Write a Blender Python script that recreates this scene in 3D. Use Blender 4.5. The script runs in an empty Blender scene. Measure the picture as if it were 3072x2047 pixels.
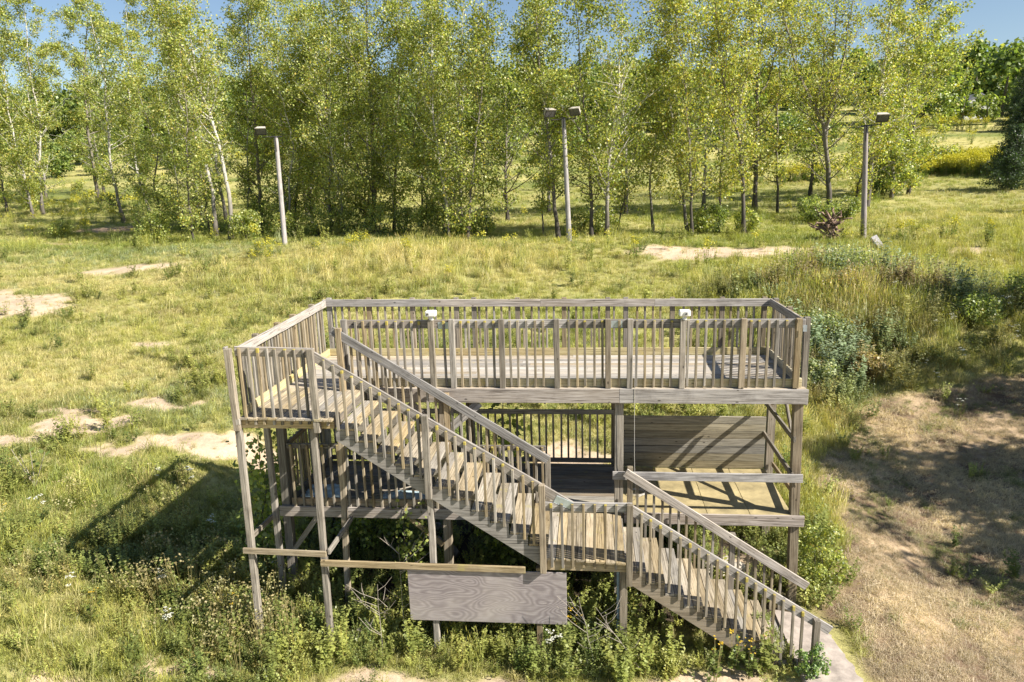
import bpy, math, random
import numpy as np
from mathutils import Vector, Matrix

# ---------------------------------------------------------------- camera, sky, sun, exposure
scene = bpy.context.scene
COL = scene.collection
cam_data = bpy.data.cameras.new('camera')
cam_data.sensor_width = 36.0
cam_data.lens = 36.0 * 2153.2 / 3072.0
cam_data.clip_start = 0.1
cam_data.clip_end = 6000.0
cam = bpy.data.objects.new('camera', cam_data)
COL.objects.link(cam)
_F = Vector((-0.10408898, 0.96894764, -0.22428987))
_R = Vector((0.99455618, 0.10030744, -0.028221))
_U = Vector((0.00484672, 0.22600637, 0.97411377))
_M = Matrix((( _R.x, _U.x, -_F.x, 5.094), (_R.y, _U.y, -_F.y, -11.144), (_R.z, _U.z, -_F.z, 3.366), (0, 0, 0, 1)))
cam.matrix_world = _M
scene.camera = cam

SUN_EL, SUN_AZ = math.radians(40.0), math.radians(20.0)      # sun stands to the right, a little in front of the deck
world = bpy.data.worlds.new('World')
scene.world = world
world.use_nodes = True
wn = world.node_tree
wn.nodes.clear()
sky = wn.nodes.new('ShaderNodeTexSky')
sky.sky_type = 'NISHITA'
sky.sun_disc = False
sky.sun_elevation = SUN_EL
sky.sun_rotation = math.radians(90.0 + 20.0)
sky.altitude = 200.0
sky.air_density = 1.0
sky.dust_density = 0.6
sky.ozone_density = 1.6
bg = wn.nodes.new('ShaderNodeBackground')
bg.inputs['Strength'].default_value = 0.062
wo = wn.nodes.new('ShaderNodeOutputWorld')
wn.links.new(sky.outputs[0], bg.inputs['Color'])
wn.links.new(bg.outputs[0], wo.inputs['Surface'])

sun_data = bpy.data.lights.new('sun', 'SUN')
sun_data.energy = 5.0
sun_data.angle = math.radians(0.53)
sun_data.color = (1.0, 0.93, 0.82)
sun = bpy.data.objects.new('sun', sun_data)
COL.objects.link(sun)
SUN_DIR = Vector((math.cos(SUN_EL) * math.cos(SUN_AZ), -math.cos(SUN_EL) * math.sin(SUN_AZ), math.sin(SUN_EL)))
sun.rotation_euler = SUN_DIR.to_track_quat('Z', 'Y').to_euler()
sun.location = SUN_DIR * 60

vs = scene.view_settings
vs.view_transform = 'Standard'
vs.look = 'None'
vs.gamma = 1.0
vs.use_curve_mapping = False
vs.exposure = 1.1
scene.cycles.max_bounces = 6
scene.cycles.diffuse_bounces = 2
scene.cycles.transmission_bounces = 4
scene.cycles.transparent_max_bounces = 4

rng = np.random.default_rng(7)
random.seed(11)

# ---------------------------------------------------------------- object helpers
def tag(o, label, cat, group=None, kind=None):
    o['label'] = label
    o['category'] = cat
    if group: o['group'] = group
    if kind: o['kind'] = kind
    return o

def empty(name, loc=(0, 0, 0), parent=None):
    o = bpy.data.objects.new(name, None)
    COL.objects.link(o)
    o.empty_display_size = 0.1
    if parent is not None:
        o.parent = parent
        o.location = Vector(loc) - wloc(parent)
    else:
        o.location = loc
    return o

def wloc(o):
    v = Vector((0, 0, 0))
    while o is not None:
        v += o.location
        o = o.parent
    return v

def link_mesh(name, me, mat=None, parent=None, mw=None):
    """link a mesh object; mw is its world matrix, parents are pure translations"""
    o = bpy.data.objects.new(name, me)
    COL.objects.link(o)
    if mat is not None and not me.materials:
        me.materials.append(mat)
    m = mw.copy() if mw is not None else Matrix.Identity(4)
    if parent is not None:
        o.parent = parent
        m.translation = m.translation - wloc(parent)
    o.matrix_local = m
    return o

def np_mesh(name, verts, faces, smooth=False, mats=(), fmat=None):
    """faces: (n,3) or (n,4) int array"""
    me = bpy.data.meshes.new(name)
    verts = np.asarray(verts, np.float32)
    if isinstance(faces, np.ndarray) and faces.ndim == 2:
        nf, k = faces.shape
        me.vertices.add(len(verts)); me.vertices.foreach_set('co', verts.ravel())
        me.loops.add(nf * k); me.loops.foreach_set('vertex_index', faces.astype(np.int32).ravel())
        me.polygons.add(nf)
        me.polygons.foreach_set('loop_start', (np.arange(nf) * k).astype(np.int32))
        me.polygons.foreach_set('loop_total', np.full(nf, k, np.int32))
        if fmat is not None: me.polygons.foreach_set('material_index', np.asarray(fmat, np.int32))
        me.update(calc_edges=True)
    else:
        me.from_pydata([tuple(v) for v in verts], [], [tuple(int(i) for i in f) for f in faces])
        me.update()
        if fmat is not None: me.polygons.foreach_set('material_index', np.asarray(fmat, np.int32))
    for m in mats: me.materials.append(m)
    if smooth: me.polygons.foreach_set('use_smooth', np.ones(len(me.polygons), bool))
    return me

def color_attr(me, cols):
    a = me.color_attributes.new('Col', 'FLOAT_COLOR', 'POINT')
    c = np.ones((len(cols), 4), np.float32); c[:, :3] = cols
    a.data.foreach_set('color', c.ravel())

# ---------------------------------------------------------------- materials
def new_mat(name):
    m = bpy.data.materials.new(name); m.use_nodes = True
    nt = m.node_tree
    b = nt.nodes['Principled BSDF']
    return m, nt, b

def N(nt, t, **kw):
    n = nt.nodes.new(t)
    for k, v in kw.items(): setattr(n, k, v)
    return n

def L(nt, a, b): nt.links.new(a, b)

def mathn(nt, op, a, b=None, clamp=False):
    n = N(nt, 'ShaderNodeMath', operation=op); n.use_clamp = clamp
    for i, v in enumerate((a, b)):
        if v is None: continue
        if isinstance(v, (int, float)): n.inputs[i].default_value = v
        else: L(nt, v, n.inputs[i])
    return n.outputs[0]

def mixc(nt, fac, a, b, mode='MIX'):
    n = N(nt, 'ShaderNodeMix', data_type='RGBA', blend_type=mode)
    for s, v in ((n.inputs[0], fac), (n.inputs[6], a), (n.inputs[7], b)):
        if isinstance(v, (int, float)): s.default_value = v
        elif isinstance(v, tuple): s.default_value = (*v, 1.0)
        else: L(nt, v, s)
    return n.outputs[2]

def ramp(nt, fac, stops):
    n = N(nt, 'ShaderNodeValToRGB')
    e = n.color_ramp.elements
    while len(e) > 1: e.remove(e[-1])
    e[0].position, e[0].color = stops[0][0], (*stops[0][1], 1)
    for p, c in stops[1:]:
        x = e.new(p); x.color = (*c, 1)
    L(nt, fac, n.inputs[0])
    return n.outputs[0]

def noise(nt, vec, scale, detail=4, rough=.6):
    n = N(nt, 'ShaderNodeTexNoise'); n.inputs['Scale'].default_value = scale
    n.inputs['Detail'].default_value = detail; n.inputs['Roughness'].default_value = rough
    L(nt, vec, n.inputs['Vector'])
    return n.outputs[0]

def wood(name, dark, mid, light, lichen=0.0, lichen_col=(.42, .33, .05), tip=False, rand=.55, warm=(.30, .2, .11)):
    """weathered timber; local x runs along the grain"""
    m, nt, b = new_mat(name)
    tc = N(nt, 'ShaderNodeTexCoord'); oi = N(nt, 'ShaderNodeObjectInfo')
    comb = N(nt, 'ShaderNodeCombineXYZ')
    for i in range(3): L(nt, mathn(nt, 'MULTIPLY', oi.outputs['Random'], (37.0, 91.0, 53.0)[i]), comb.inputs[i])
    add = N(nt, 'ShaderNodeVectorMath', operation='ADD')
    L(nt, tc.outputs['Object'], add.inputs[0]); L(nt, comb.outputs[0], add.inputs[1])
    mp = N(nt, 'ShaderNodeMapping'); mp.inputs['Scale'].default_value = (1.1, 26, 26)
    L(nt, add.outputs[0], mp.inputs[0])
    grain = noise(nt, mp.outputs[0], 2.2, 6, .65)
    mp2 = N(nt, 'ShaderNodeMapping'); mp2.inputs['Scale'].default_value = (.5, 5, 5)
    L(nt, add.outputs[0], mp2.inputs[0])
    blot = noise(nt, mp2.outputs[0], 1.6, 4, .6)
    col = ramp(nt, grain, [(.30, dark), (.47, mid), (.68, light)])
    col = mixc(nt, mathn(nt, 'MULTIPLY', mathn(nt, 'SUBTRACT', blot, .42, True), 1.6, True), col, warm)
    # dark water stains and splits along the grain
    mp4 = N(nt, 'ShaderNodeMapping'); mp4.inputs['Scale'].default_value = (.9, 60, 60)
    L(nt, add.outputs[0], mp4.inputs[0])
    split = noise(nt, mp4.outputs[0], 1.3, 3, .5)
    col = mixc(nt, mathn(nt, 'MULTIPLY', mathn(nt, 'SUBTRACT', split, .57, True), 6.0, True), col, tuple(c * .4 for c in dark))
    stain = noise(nt, add.outputs[0], 2.4, 4, .7)
    col = mixc(nt, mathn(nt, 'MULTIPLY', mathn(nt, 'SUBTRACT', stain, .52, True), 2.2, True), col, tuple(c * 1.1 for c in dark))
    # knots
    vo = N(nt, 'ShaderNodeTexVoronoi'); vo.inputs['Scale'].default_value = 1.0
    mp3 = N(nt, 'ShaderNodeMapping'); mp3.inputs['Scale'].default_value = (4.2, 9, 9)
    L(nt, add.outputs[0], mp3.inputs[0]); L(nt, mp3.outputs[0], vo.inputs['Vector'])
    knot = mathn(nt, 'MULTIPLY', mathn(nt, 'LESS_THAN', vo.outputs['Distance'], .11), mathn(nt, 'GREATER_THAN', blot, .5))
    col = mixc(nt, mathn(nt, 'MULTIPLY', knot, .75), col, tuple(c * .35 for c in dark))
    # board to board variation
    v = mathn(nt, 'ADD', mathn(nt, 'MULTIPLY', oi.outputs['Random'], rand), 1 - rand * .5)
    hs = N(nt, 'ShaderNodeHueSaturation'); L(nt, v, hs.inputs['Value']); L(nt, col, hs.inputs['Color'])
    r2 = mathn(nt, 'FRACT', mathn(nt, 'MULTIPLY', oi.outputs['Random'], 7.31))
    L(nt, mathn(nt, 'ADD', mathn(nt, 'MULTIPLY', r2, .9), .45), hs.inputs['Saturation'])
    col = hs.outputs[0]
    if lichen > 0:
        ln = noise(nt, add.outputs[0], 3.1, 5, .7)
        f = ramp(nt, ln, [(.66 - .3 * lichen, (0, 0, 0)), (.80 - .25 * lichen, (1, 1, 1))])
        col = mixc(nt, mathn(nt, 'MULTIPLY', f, .85), col, lichen_col)
    if tip:
        sx = N(nt, 'ShaderNodeSeparateXYZ'); L(nt, tc.outputs['Object'], sx.inputs[0])
        r3 = mathn(nt, 'FRACT', mathn(nt, 'MULTIPLY', oi.outputs['Random'], 13.7))
        lim = mathn(nt, 'MULTIPLY', mathn(nt, 'SUBTRACT', r3, .5, True), .14)
        lim = mathn(nt, 'ADD', lim, mathn(nt, 'MULTIPLY', mathn(nt, 'SUBTRACT', grain, .5), .06))
        col = mixc(nt, mathn(nt, 'MULTIPLY', mathn(nt, 'LESS_THAN', sx.outputs[0], lim), .8), col, lichen_col)
    L(nt, col, b.inputs['Base Color'])
    b.inputs['Roughness'].default_value = .86
    b.inputs['Specular IOR Level'].default_value = .25
    bp = N(nt, 'ShaderNodeBump'); bp.inputs['Strength'].default_value = .35; bp.inputs['Distance'].default_value = .006
    L(nt, grain, bp.inputs['Height']); L(nt, bp.outputs[0], b.inputs['Normal'])
    return m

GREY = ((.075, .063, .052), (.29, .262, .235), (.48, .445, .41))
BROWN = ((.065, .05, .034), (.22, .185, .132), (.385, .335, .25))
TAN = ((.09, .07, .045), (.30, .25, .175), (.47, .41, .305))
M_RAIL = wood('weathered_rail', *GREY, lichen=.08, lichen_col=(.34, .30, .14), warm=(.33, .28, .22))
M_POST = wood('weathered_post', *BROWN, lichen=.0, warm=(.33, .25, .17))
M_BAL = wood('weathered_baluster', *BROWN, tip=True, lichen_col=(.40, .33, .06), warm=(.34, .28, .19))
M_TREAD = wood('tread_timber', *TAN, lichen=.22, lichen_col=(.36, .32, .10), warm=(.40, .32, .21))
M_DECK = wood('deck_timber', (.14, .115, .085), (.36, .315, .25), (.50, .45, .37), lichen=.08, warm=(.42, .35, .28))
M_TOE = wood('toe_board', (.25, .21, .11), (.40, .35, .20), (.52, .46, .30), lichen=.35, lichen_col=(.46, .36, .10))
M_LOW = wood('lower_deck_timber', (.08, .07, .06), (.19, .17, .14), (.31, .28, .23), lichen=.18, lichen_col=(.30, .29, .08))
M_WALL = wood('wall_plank', (.10, .085, .06), (.24, .215, .155), (.37, .335, .25), lichen=.08, lichen_col=(.32, .30, .13), warm=(.30, .25, .17))
M_BEAM = wood('fascia_timber', (.085, .07, .06), (.31, .28, .255), (.50, .465, .435), warm=(.31, .27, .225), rand=.2)

def plain(name, col, rough=.6, metal=0.0, nscale=0, amt=.25, bump=0):
    m, nt, b = new_mat(name)
    b.inputs['Roughness'].default_value = rough; b.inputs['Metallic'].default_value = metal
    if nscale:
        tc = N(nt, 'ShaderNodeTexCoord'); n = noise(nt, tc.outputs['Object'], nscale, 5, .65)
        c = ramp(nt, n, [(.3, tuple(x * (1 - amt) for x in col)), (.7, tuple(min(1, x * (1 + amt)) for x in col))])
        L(nt, c, b.inputs['Base Color'])
        if bump:
            bp = N(nt, 'ShaderNodeBump'); bp.inputs['Strength'].default_value = .6; bp.inputs['Distance'].default_value = bump
            L(nt, n, bp.inputs['Height']); L(nt, bp.outputs[0], b.inputs['Normal'])
    else:
        b.inputs['Base Color'].default_value = (*col, 1)
    return m

M_FLOORPLY = plain('algae_plywood', (.33, .27, .14), .8, 0, 2.3, .45)
M_GALV = plain('galvanised_steel', (.42, .48, .52), .45, .6, 9, .2)
M_WHITE = plain('white_plastic', (.78, .77, .74), .45, 0, 14, .06)
M_BLACK = plain('black_plastic', (.02, .02, .02), .3)
M_LENS = plain('lamp_lens', (.09, .09, .10), .15, 0, 6, .35)
M_LAMP = plain('lamp_housing', (.46, .42, .36), .6, .0, 11, .25)
M_DARKMETAL = plain('dark_metal', (.045, .04, .045), .55)
M_POLE = wood('pole_timber', (.13, .12, .12), (.32, .295, .29), (.46, .43, .425), warm=(.34, .29, .26))
M_PIPE = plain('conduit_plastic', (.20, .28, .36), .5, 0, 8, .2)
M_STONE = plain('pale_stone', (.50, .45, .38), .9, 0, 7, .35, .02)
M_CONC = plain('old_concrete', (.36, .31, .27), .9, 0, 5.5, .35, .006)
M_TARP = plain('crumpled_sheet', (.42, .55, .62), .5, 0, 9, .5)
M_ROOT = plain('dead_root_wood', (.22, .15, .11), .9, 0, 14, .6, .02)
M_TIMBERGREY = plain('bleached_timber', (.42, .40, .42), .85, 0, 16, .45, .004)

def plywood():
    m, nt, b = new_mat('weathered_plywood')
    tc = N(nt, 'ShaderNodeTexCoord')
    mp = N(nt, 'ShaderNodeMapping'); mp.inputs['Scale'].default_value = (1.0, 2.6, 1.0)
    L(nt, tc.outputs['Object'], mp.inputs[0])
    n1 = noise(nt, mp.outputs[0], 1.15, 1.5, .4)
    nn = N(nt, 'ShaderNodeTexNoise'); nn.inputs['Scale'].default_value = 5.0
    # cathedral rings: bands of a warped field
    band = mathn(nt, 'SINE', mathn(nt, 'MULTIPLY', n1, 120.0))
    mp2 = N(nt, 'ShaderNodeMapping'); mp2.inputs['Scale'].default_value = (1.2, 30, 1)
    L(nt, tc.outputs['Object'], mp2.inputs[0])
    fine = noise(nt, mp2.outputs[0], 3.0, 5, .7)
    big = noise(nt, tc.outputs['Object'], 1.1, 3, .6)
    col = ramp(nt, fine, [(.3, (.19, .165, .165)), (.7, (.42, .38, .38))])
    col = mixc(nt, mathn(nt, 'MULTIPLY', mathn(nt, 'ADD', mathn(nt, 'MULTIPLY', band, .5), .5), .62), col, (.15, .125, .13))
    col = mixc(nt, mathn(nt, 'MULTIPLY', mathn(nt, 'SUBTRACT', big, .45, True), 1.6), col, (.44, .40, .36))
    L(nt, col, b.inputs['Base Color']); b.inputs['Roughness'].default_value = .85
    bp = N(nt, 'ShaderNodeBump'); bp.inputs['Strength'].default_value = .3; bp.inputs['Distance'].default_value = .004
    L(nt, fine, bp.inputs['Height']); L(nt, bp.outputs[0], b.inputs['Normal'])
    return m
M_PLY = plywood()

def leaf_mat(name, source, attr, trans=.4, var=.25):
    """thin leaf: reflects and lets light through; colour read per leaf / per plant"""
    m = bpy.data.materials.new(name); m.use_nodes = True
    nt = m.node_tree; nt.nodes.clear()
    out = N(nt, 'ShaderNodeOutputMaterial')
    if source == 'COL':
        a = N(nt, 'ShaderNodeAttribute'); a.attribute_name = attr; a.attribute_type = 'GEOMETRY'
        col = a.outputs['Color']
    else:
        a = N(nt, 'ShaderNodeAttribute'); a.attribute_name = attr; a.attribute_type = 'INSTANCER'
        c2 = N(nt, 'ShaderNodeAttribute'); c2.attribute_name = 'Col'; c2.attribute_type = 'GEOMETRY'
        col = mixc(nt, 1.0, a.outputs['Color'], c2.outputs['Color'], 'MULTIPLY')
    d = N(nt, 'ShaderNodeBsdfDiffuse'); t = N(nt, 'ShaderNodeBsdfTranslucent')
    g = N(nt, 'ShaderNodeBsdfGlossy'); g.inputs['Roughness'].default_value = .5
    L(nt, col, d.inputs['Color'])
    tcol = mixc(nt, 1.0, col, (1.15, 1.2, .55), 'MULTIPLY')
    L(nt, tcol, t.inputs['Color'])
    mx = N(nt, 'ShaderNodeMixShader'); mx.inputs[0].default_value = trans
    L(nt, d.outputs[0], mx.inputs[1]); L(nt, t.outputs[0], mx.inputs[2])
    mx2 = N(nt, 'ShaderNodeMixShader'); mx2.inputs[0].default_value = .05
    L(nt, mx.outputs[0], mx2.inputs[1]); L(nt, g.outputs[0], mx2.inputs[2])
    L(nt, mx2.outputs[0], out.inputs['Surface'])
    return m
M_LEAF = leaf_mat('tree_leaf', 'COL', 'Col', .5)
M_GRASS = leaf_mat('grass_blade', 'INST', 'gcol', .35)
M_FLOWER = leaf_mat('flower_petal', 'COL', 'Col', .3)

def bark(name, dark, light, scale=6):
    m, nt, b = new_mat(name)
    tc = N(nt, 'ShaderNodeTexCoord')
    mp = N(nt, 'ShaderNodeMapping'); mp.inputs['Scale'].default_value = (1, 1, .35)
    L(nt, tc.outputs['Object'], mp.inputs[0])
    n = noise(nt, mp.outputs[0], scale, 5, .7)
    g = N(nt, 'ShaderNodeSeparateXYZ'); L(nt, tc.outputs['Object'], g.inputs[0])
    f = mathn(nt, 'MULTIPLY', mathn(nt, 'SUBTRACT', g.outputs[2], .6), .22, True)   # bark colour darker towards the foot, paler higher up
    low = tuple(c * .45 for c in dark)
    c1 = ramp(nt, n, [(.35, low), (.7, dark)])
    c2 = ramp(nt, n, [(.3, dark), (.5, light), (.8, light)])
    L(nt, mixc(nt, f, c1, c2), b.inputs['Base Color'])
    b.inputs['Roughness'].default_value = .9
    return m
M_BARK_L = bark('pale_poplar_bark', (.16, .14, .115), (.52, .49, .43))
M_BARK_D = bark('grey_poplar_bark', (.08, .068, .055), (.22, .195, .16))
M_TWIG = plain('bleached_twig', (.34, .30, .25), .9)
def vnoise(x,y,seed=0):
    x=np.asarray(x,float); y=np.asarray(y,float)
    xi=np.floor(x).astype(np.int64); yi=np.floor(y).astype(np.int64)
    fx=x-xi; fy=y-yi; fx=fx*fx*(3-2*fx); fy=fy*fy*(3-2*fy)
    def h(a,b):
        n=(a*374761393+b*668265263+seed*1442695041)&0xffffffff
        n=((n^(n>>13))*1274126177)&0xffffffff
        return ((n^(n>>16))&0xffff)/65535.0
    return (h(xi,yi)*(1-fx)+h(xi+1,yi)*fx)*(1-fy)+(h(xi,yi+1)*(1-fx)+h(xi+1,yi+1)*fx)*fy
def fbm(x,y,seed=0,o=4):
    s=0;a=.5;f=1.
    for i in range(o):
        s=s+a*vnoise(x*f+17.3*i,y*f-9.1*i,seed+i); a*=.5; f*=2.03
    return s/(1-.5**o)
def sstep(a,b,x):
    t=np.clip((np.asarray(x,float)-a)/(b-a),0,1); return t*t*(3-2*t)
PY=[-40,-4,-1.6,1,4,9,14,19,24,29,33,37,49,69,89,119,149,180,240,300,500,2500]
PZ=[-4.6,-4.0,-3.87,-3.75,-3.5,-2.95,-2.3,-1.65,-1.0,-.45,-.35,-.5,.2,1.6,3.6,7.6,11.5,15,24,31,36,30]
_yy=np.linspace(-40,2500,5081); _zz=np.interp(_yy,PY,PZ)
_k=np.ones(9)/9; _zz=np.convolve(np.pad(_zz,4,mode='edge'),_k,'valid')
def terrain(x,y):
    x=np.asarray(x,float); y=np.asarray(y,float)
    z=np.interp(y,_yy,_zz)
    near=1-sstep(10,18,y)
    z=z+.5*sstep(-1.2,-5,x)*near
    z=z-.45*sstep(9.5,12.5,x)*(1-sstep(6,16,y))
    z=z+.85*np.exp(-((x-15.5)/5.)**2-((y-15)/4.)**2)
    # grassy mound in front of the trees
    z=z+.75*np.exp(-((x+3.5)/6.)**2-((y-23)/5.)**2)
    z=z+.35*sstep(9,11,x)*np.exp(-((y-11)/4.)**2)
    z=z+(fbm(x/9,y/9,3)-.5)*.7*sstep(3,12,y)+(fbm(x/2.2,y/2.2,8)-.5)*.16
    z=z+(fbm(x/60,y/60,5)-.5)*9*sstep(90,200,y)
    return z

# ---------------------------------------------------------------- ground zones (world metres)
SAND = [(-20.4,17.8,2.8,2.0,1),(-22.5,19.5,2,.8,.9),(-6.8,7.0,1.6,.4,.8),(-9.2,6.6,1.4,.35,.8),(-31.8,35.2,4.5,1.3,1),(-18.8,24.6,3,1.0,.8),(-10.2,12.1,.9,.4,.8),(-8.4,5.8,1.6,.55,1),(-9.8,4.9,1.4,.4,1),
        (-6.0,4.5,1.3,.35,.9),(-4.3,4.9,1.6,.7,1),(-2.6,4.6,1.3,.5,.8),(-33.6,45,4,2.5,1),(10.4,25.9,1.8,1.0,1),(12.6,26.6,5,1.0,1),(16.5,26.0,3,.6,.9),(9.2,27.2,1.6,1.3,1),(23.4,25.8,1.2,.5,.7),
        (-2.3,-2.7,1.2,.25,.7),(-1.0,-2.05,.8,.2,.7),(2.8,-2.15,1.8,.25,1),(7.0,-2.0,1.0,.25,1),(5,-2.5,3,.4,.8),
        (4.6,5.4,1.1,.9,.9),(7.6,1.0,.6,.5,.8),(-24,20,2,1,.8),(0,-4.5,9,1.3,.7)]
def blob(x, y, cx, cy, rx, ry): return np.exp(-(((x-cx)/rx)**2 + ((y-cy)/ry)**2))
def sand_mask(x, y):
    wx = x + (fbm(x/.9, y/.9, 21)-.5)*1.6; wy = y + (fbm(x/.9, y/.9, 22)-.5)*1.2
    s = np.zeros_like(x)
    for cx, cy, rx, ry, a in SAND: s = np.maximum(s, a*blob(wx, wy, cx, cy, rx, ry))
    s = s*(.55+.9*fbm(x/.42, y/.42, 25, 3))
    return sstep(.27, .50, s)
def mow_mask(x, y):
    bx = np.interp(y, [-6,-2,0,3,6,9,10.3,11.5,12.5], [8.9,8.9,9.2,10.0,11.0,13.2,17.5,40,900])
    bx = bx + (fbm(x/1.1, y/1.1, 31)-.5)*2.2
    return sstep(-.25, .35, x-bx)
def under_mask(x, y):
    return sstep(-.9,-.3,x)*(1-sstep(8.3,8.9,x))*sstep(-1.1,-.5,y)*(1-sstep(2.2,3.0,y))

# ---------------------------------------------------------------- ground sheet
def axis(segs):
    out = [segs[0][0]]
    for a, b, d in segs:
        n = max(1, int(round((b-a)/d))); out += list(np.linspace(a, b, n+1)[1:])
    return np.array(out)
gx = axis([(-2500,-400,300),(-400,-100,20),(-100,-40,4),(-40,-14,.6),(-14,18,.16),(18,45,.6),(45,110,4),(110,400,20),(400,2500,300)])
gy = axis([(-600,-60,60),(-60,-8,4),(-8,-3.4,.4),(-3.4,8,.15),(8,20,.3),(20,48,.55),(48,150,3),(150,400,12),(400,2500,150)])
GX, GY = np.meshgrid(gx, gy)
GZ = terrain(GX, GY)
nx, ny = len(gx), len(gy)
idx = np.arange(nx*ny).reshape(ny, nx)
faces = np.stack([idx[:-1,:-1].ravel(), idx[:-1,1:].ravel(), idx[1:,1:].ravel(), idx[1:,:-1].ravel()], 1)
sm, mm, um = sand_mask(GX,GY), mow_mask(GX,GY), under_mask(GX,GY)
nn = fbm(GX/1.7, GY/1.7, 41)[...,None]
litter = (1-nn)*np.array([.17,.18,.055]) + nn*np.array([.42,.38,.16])
farf = sstep(35, 90, GY)[...,None]; n9 = sstep(.3,.7,fbm(GX/11, GY/7, 44))[...,None]
litter = litter*(1-farf) + farf*((1-n9)*np.array([.14,.17,.045])+n9*np.array([.40,.36,.14]))
n2 = sstep(.25,.75,fbm(GX/.7, GY/.7, 43))[...,None]
mown = (1-n2)*np.array([.12,.08,.055]) + n2*np.array([.40,.30,.195])
gcol = litter*(1-mm[...,None]) + mown*mm[...,None]
under_col = np.array([.055,.042,.03])  # much darker ground colour within the deck footprint
gcol = gcol*(1-um[...,None]) + under_col*um[...,None]
n5 = fbm(GX/.5, GY/.5, 47)[...,None]
sandc = np.array([.47,.365,.26])*(.6+.8*n5)
pinkish = sstep(28,36,GY)[...,None]*sstep(-20,-28,GX)[...,None]
sandc = sandc*(1-.5*pinkish) + np.array([.30,.17,.10])*.5*pinkish
gcol = gcol*(1-sm[...,None]) + sandc*sm[...,None]
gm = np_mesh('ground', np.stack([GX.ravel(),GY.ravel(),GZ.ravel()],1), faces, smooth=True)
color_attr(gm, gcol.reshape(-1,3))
M_GROUND, nt, b = new_mat('meadow_soil')
at = N(nt,'ShaderNodeAttribute'); at.attribute_name='Col'
tc = N(nt,'ShaderNodeTexCoord')
n1 = noise(nt, tc.outputs['Object'], 9.0, 8, .75); n3 = noise(nt, tc.outputs['Object'], 1.3, 5, .65)
v = mathn(nt,'ADD', mathn(nt,'MULTIPLY', n1, 1.1), mathn(nt,'MULTIPLY', n3, .5))
v = mathn(nt,'ADD', v, .22)
mv = N(nt,'ShaderNodeVectorMath',operation='SCALE'); L(nt,at.outputs['Color'],mv.inputs[0]); L(nt,v,mv.inputs['Scale'])
L(nt,mv.outputs[0],b.inputs['Base Color']); b.inputs['Roughness'].default_value=.95; b.inputs['Specular IOR Level'].default_value=.1
bp = N(nt,'ShaderNodeBump'); bp.inputs['Strength'].default_value=.7; bp.inputs['Distance'].default_value=.03
L(nt,n1,bp.inputs['Height']); L(nt,bp.outputs[0],b.inputs['Normal'])
ground = link_mesh('ground', gm, M_GROUND)
ground['kind'] = 'structure'; ground['label'] = 'rising meadow ground with bare sandy patches'; ground['category'] = 'ground'

# ---------------------------------------------------------------- boards
_boxcache = {}
def chamfer_box(Lx, wy, tz, c=.004):
    """box x 0..Lx, y +-wy/2, z +-tz/2 with chamfered edges"""
    key = (round(Lx,3), round(wy,3), round(tz,3), c)
    if key in _boxcache: return _boxcache[key]
    lo = np.array([0,-wy/2,-tz/2]); hi = np.array([Lx,wy/2,tz/2])
    V = []; ids = {}
    for i in (0,1):
        for j in (0,1):
            for k in (0,1):
                for a in range(3):
                    p = np.where(np.array([i,j,k])==0, lo+c, hi-c)
                    p[a] = hi[a] if (i,j,k)[a] else lo[a]
                    ids[(i,j,k,a)] = len(V); V.append(p)
    F = []
    def quad(a,b_,c_,d): F.append((a,b_,c_,d))
    for a in range(3):
        u,w = (a+1)%3,(a+2)%3
        for s in (0,1):
            def key2(p,q):
                t=[0,0,0]; t[a]=s; t[u]=p; t[w]=q; return ids[(t[0],t[1],t[2],a)]
            f=[key2(0,0),key2(1,0),key2(1,1),key2(0,1)]
            F.append(f if s else f[::-1])
        # edges parallel to axis a
        for p in (0,1):
            for q in (0,1):
                def kk(s,ax):
                    t=[0,0,0]; t[a]=s; t[u]=p; t[w]=q; return ids[(t[0],t[1],t[2],ax)]
                f=[kk(0,u),kk(1,u),kk(1,w),kk(0,w)]
                F.append(f[::-1] if (p^q)==0 else f)
    for i in (0,1):
        for j in (0,1):
            for k in (0,1):
                f=[ids[(i,j,k,0)],ids[(i,j,k,1)],ids[(i,j,k,2)]]
                F.append(f if (i+j+k)%2==1 else f[::-1])
    me = np_mesh('board', np.array(V), F)
    _boxcache[key] = me
    return me

def board(name, a, b, w, t, mat, parent, wide=(0,0,1), jit=0.0):
    """timber from a to b (centre line), w wide along 'wide', t thick"""
    a = Vector(a); b = Vector(b)
    if jit:
        a = a + Vector((random.gauss(0,jit),random.gauss(0,jit*.4),0)); b = b + Vector((random.gauss(0,jit),random.gauss(0,jit*.4),random.gauss(0,jit)))
    d = b - a; ln = d.length; x = d.normalized()
    y = Vector(wide); y = (y - x*y.dot(x)).normalized(); z = x.cross(y)
    me = chamfer_box(ln, w, t)
    key = mat.name
    if not me.materials: me.materials.append(mat)
    elif me.materials[0] is not mat:
        me = me.copy(); me.materials.clear(); me.materials.append(mat)
    m = Matrix(((x.x,y.x,z.x,a.x),(x.y,y.y,z.y,a.y),(x.z,y.z,z.z,a.z),(0,0,0,1)))
    return link_mesh(name, me, mat, parent, m)

def lerp(a,b,t): return tuple(a[i]+(b[i]-a[i])*t for i in range(3))

# ---------------------------------------------------------------- the timber viewing platform
PF = empty('viewing_platform', (4.2, 0.0, -3.85))
tag(PF, 'two-storey weathered timber viewing platform with railings and a turning outside stair', 'platform')

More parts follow.
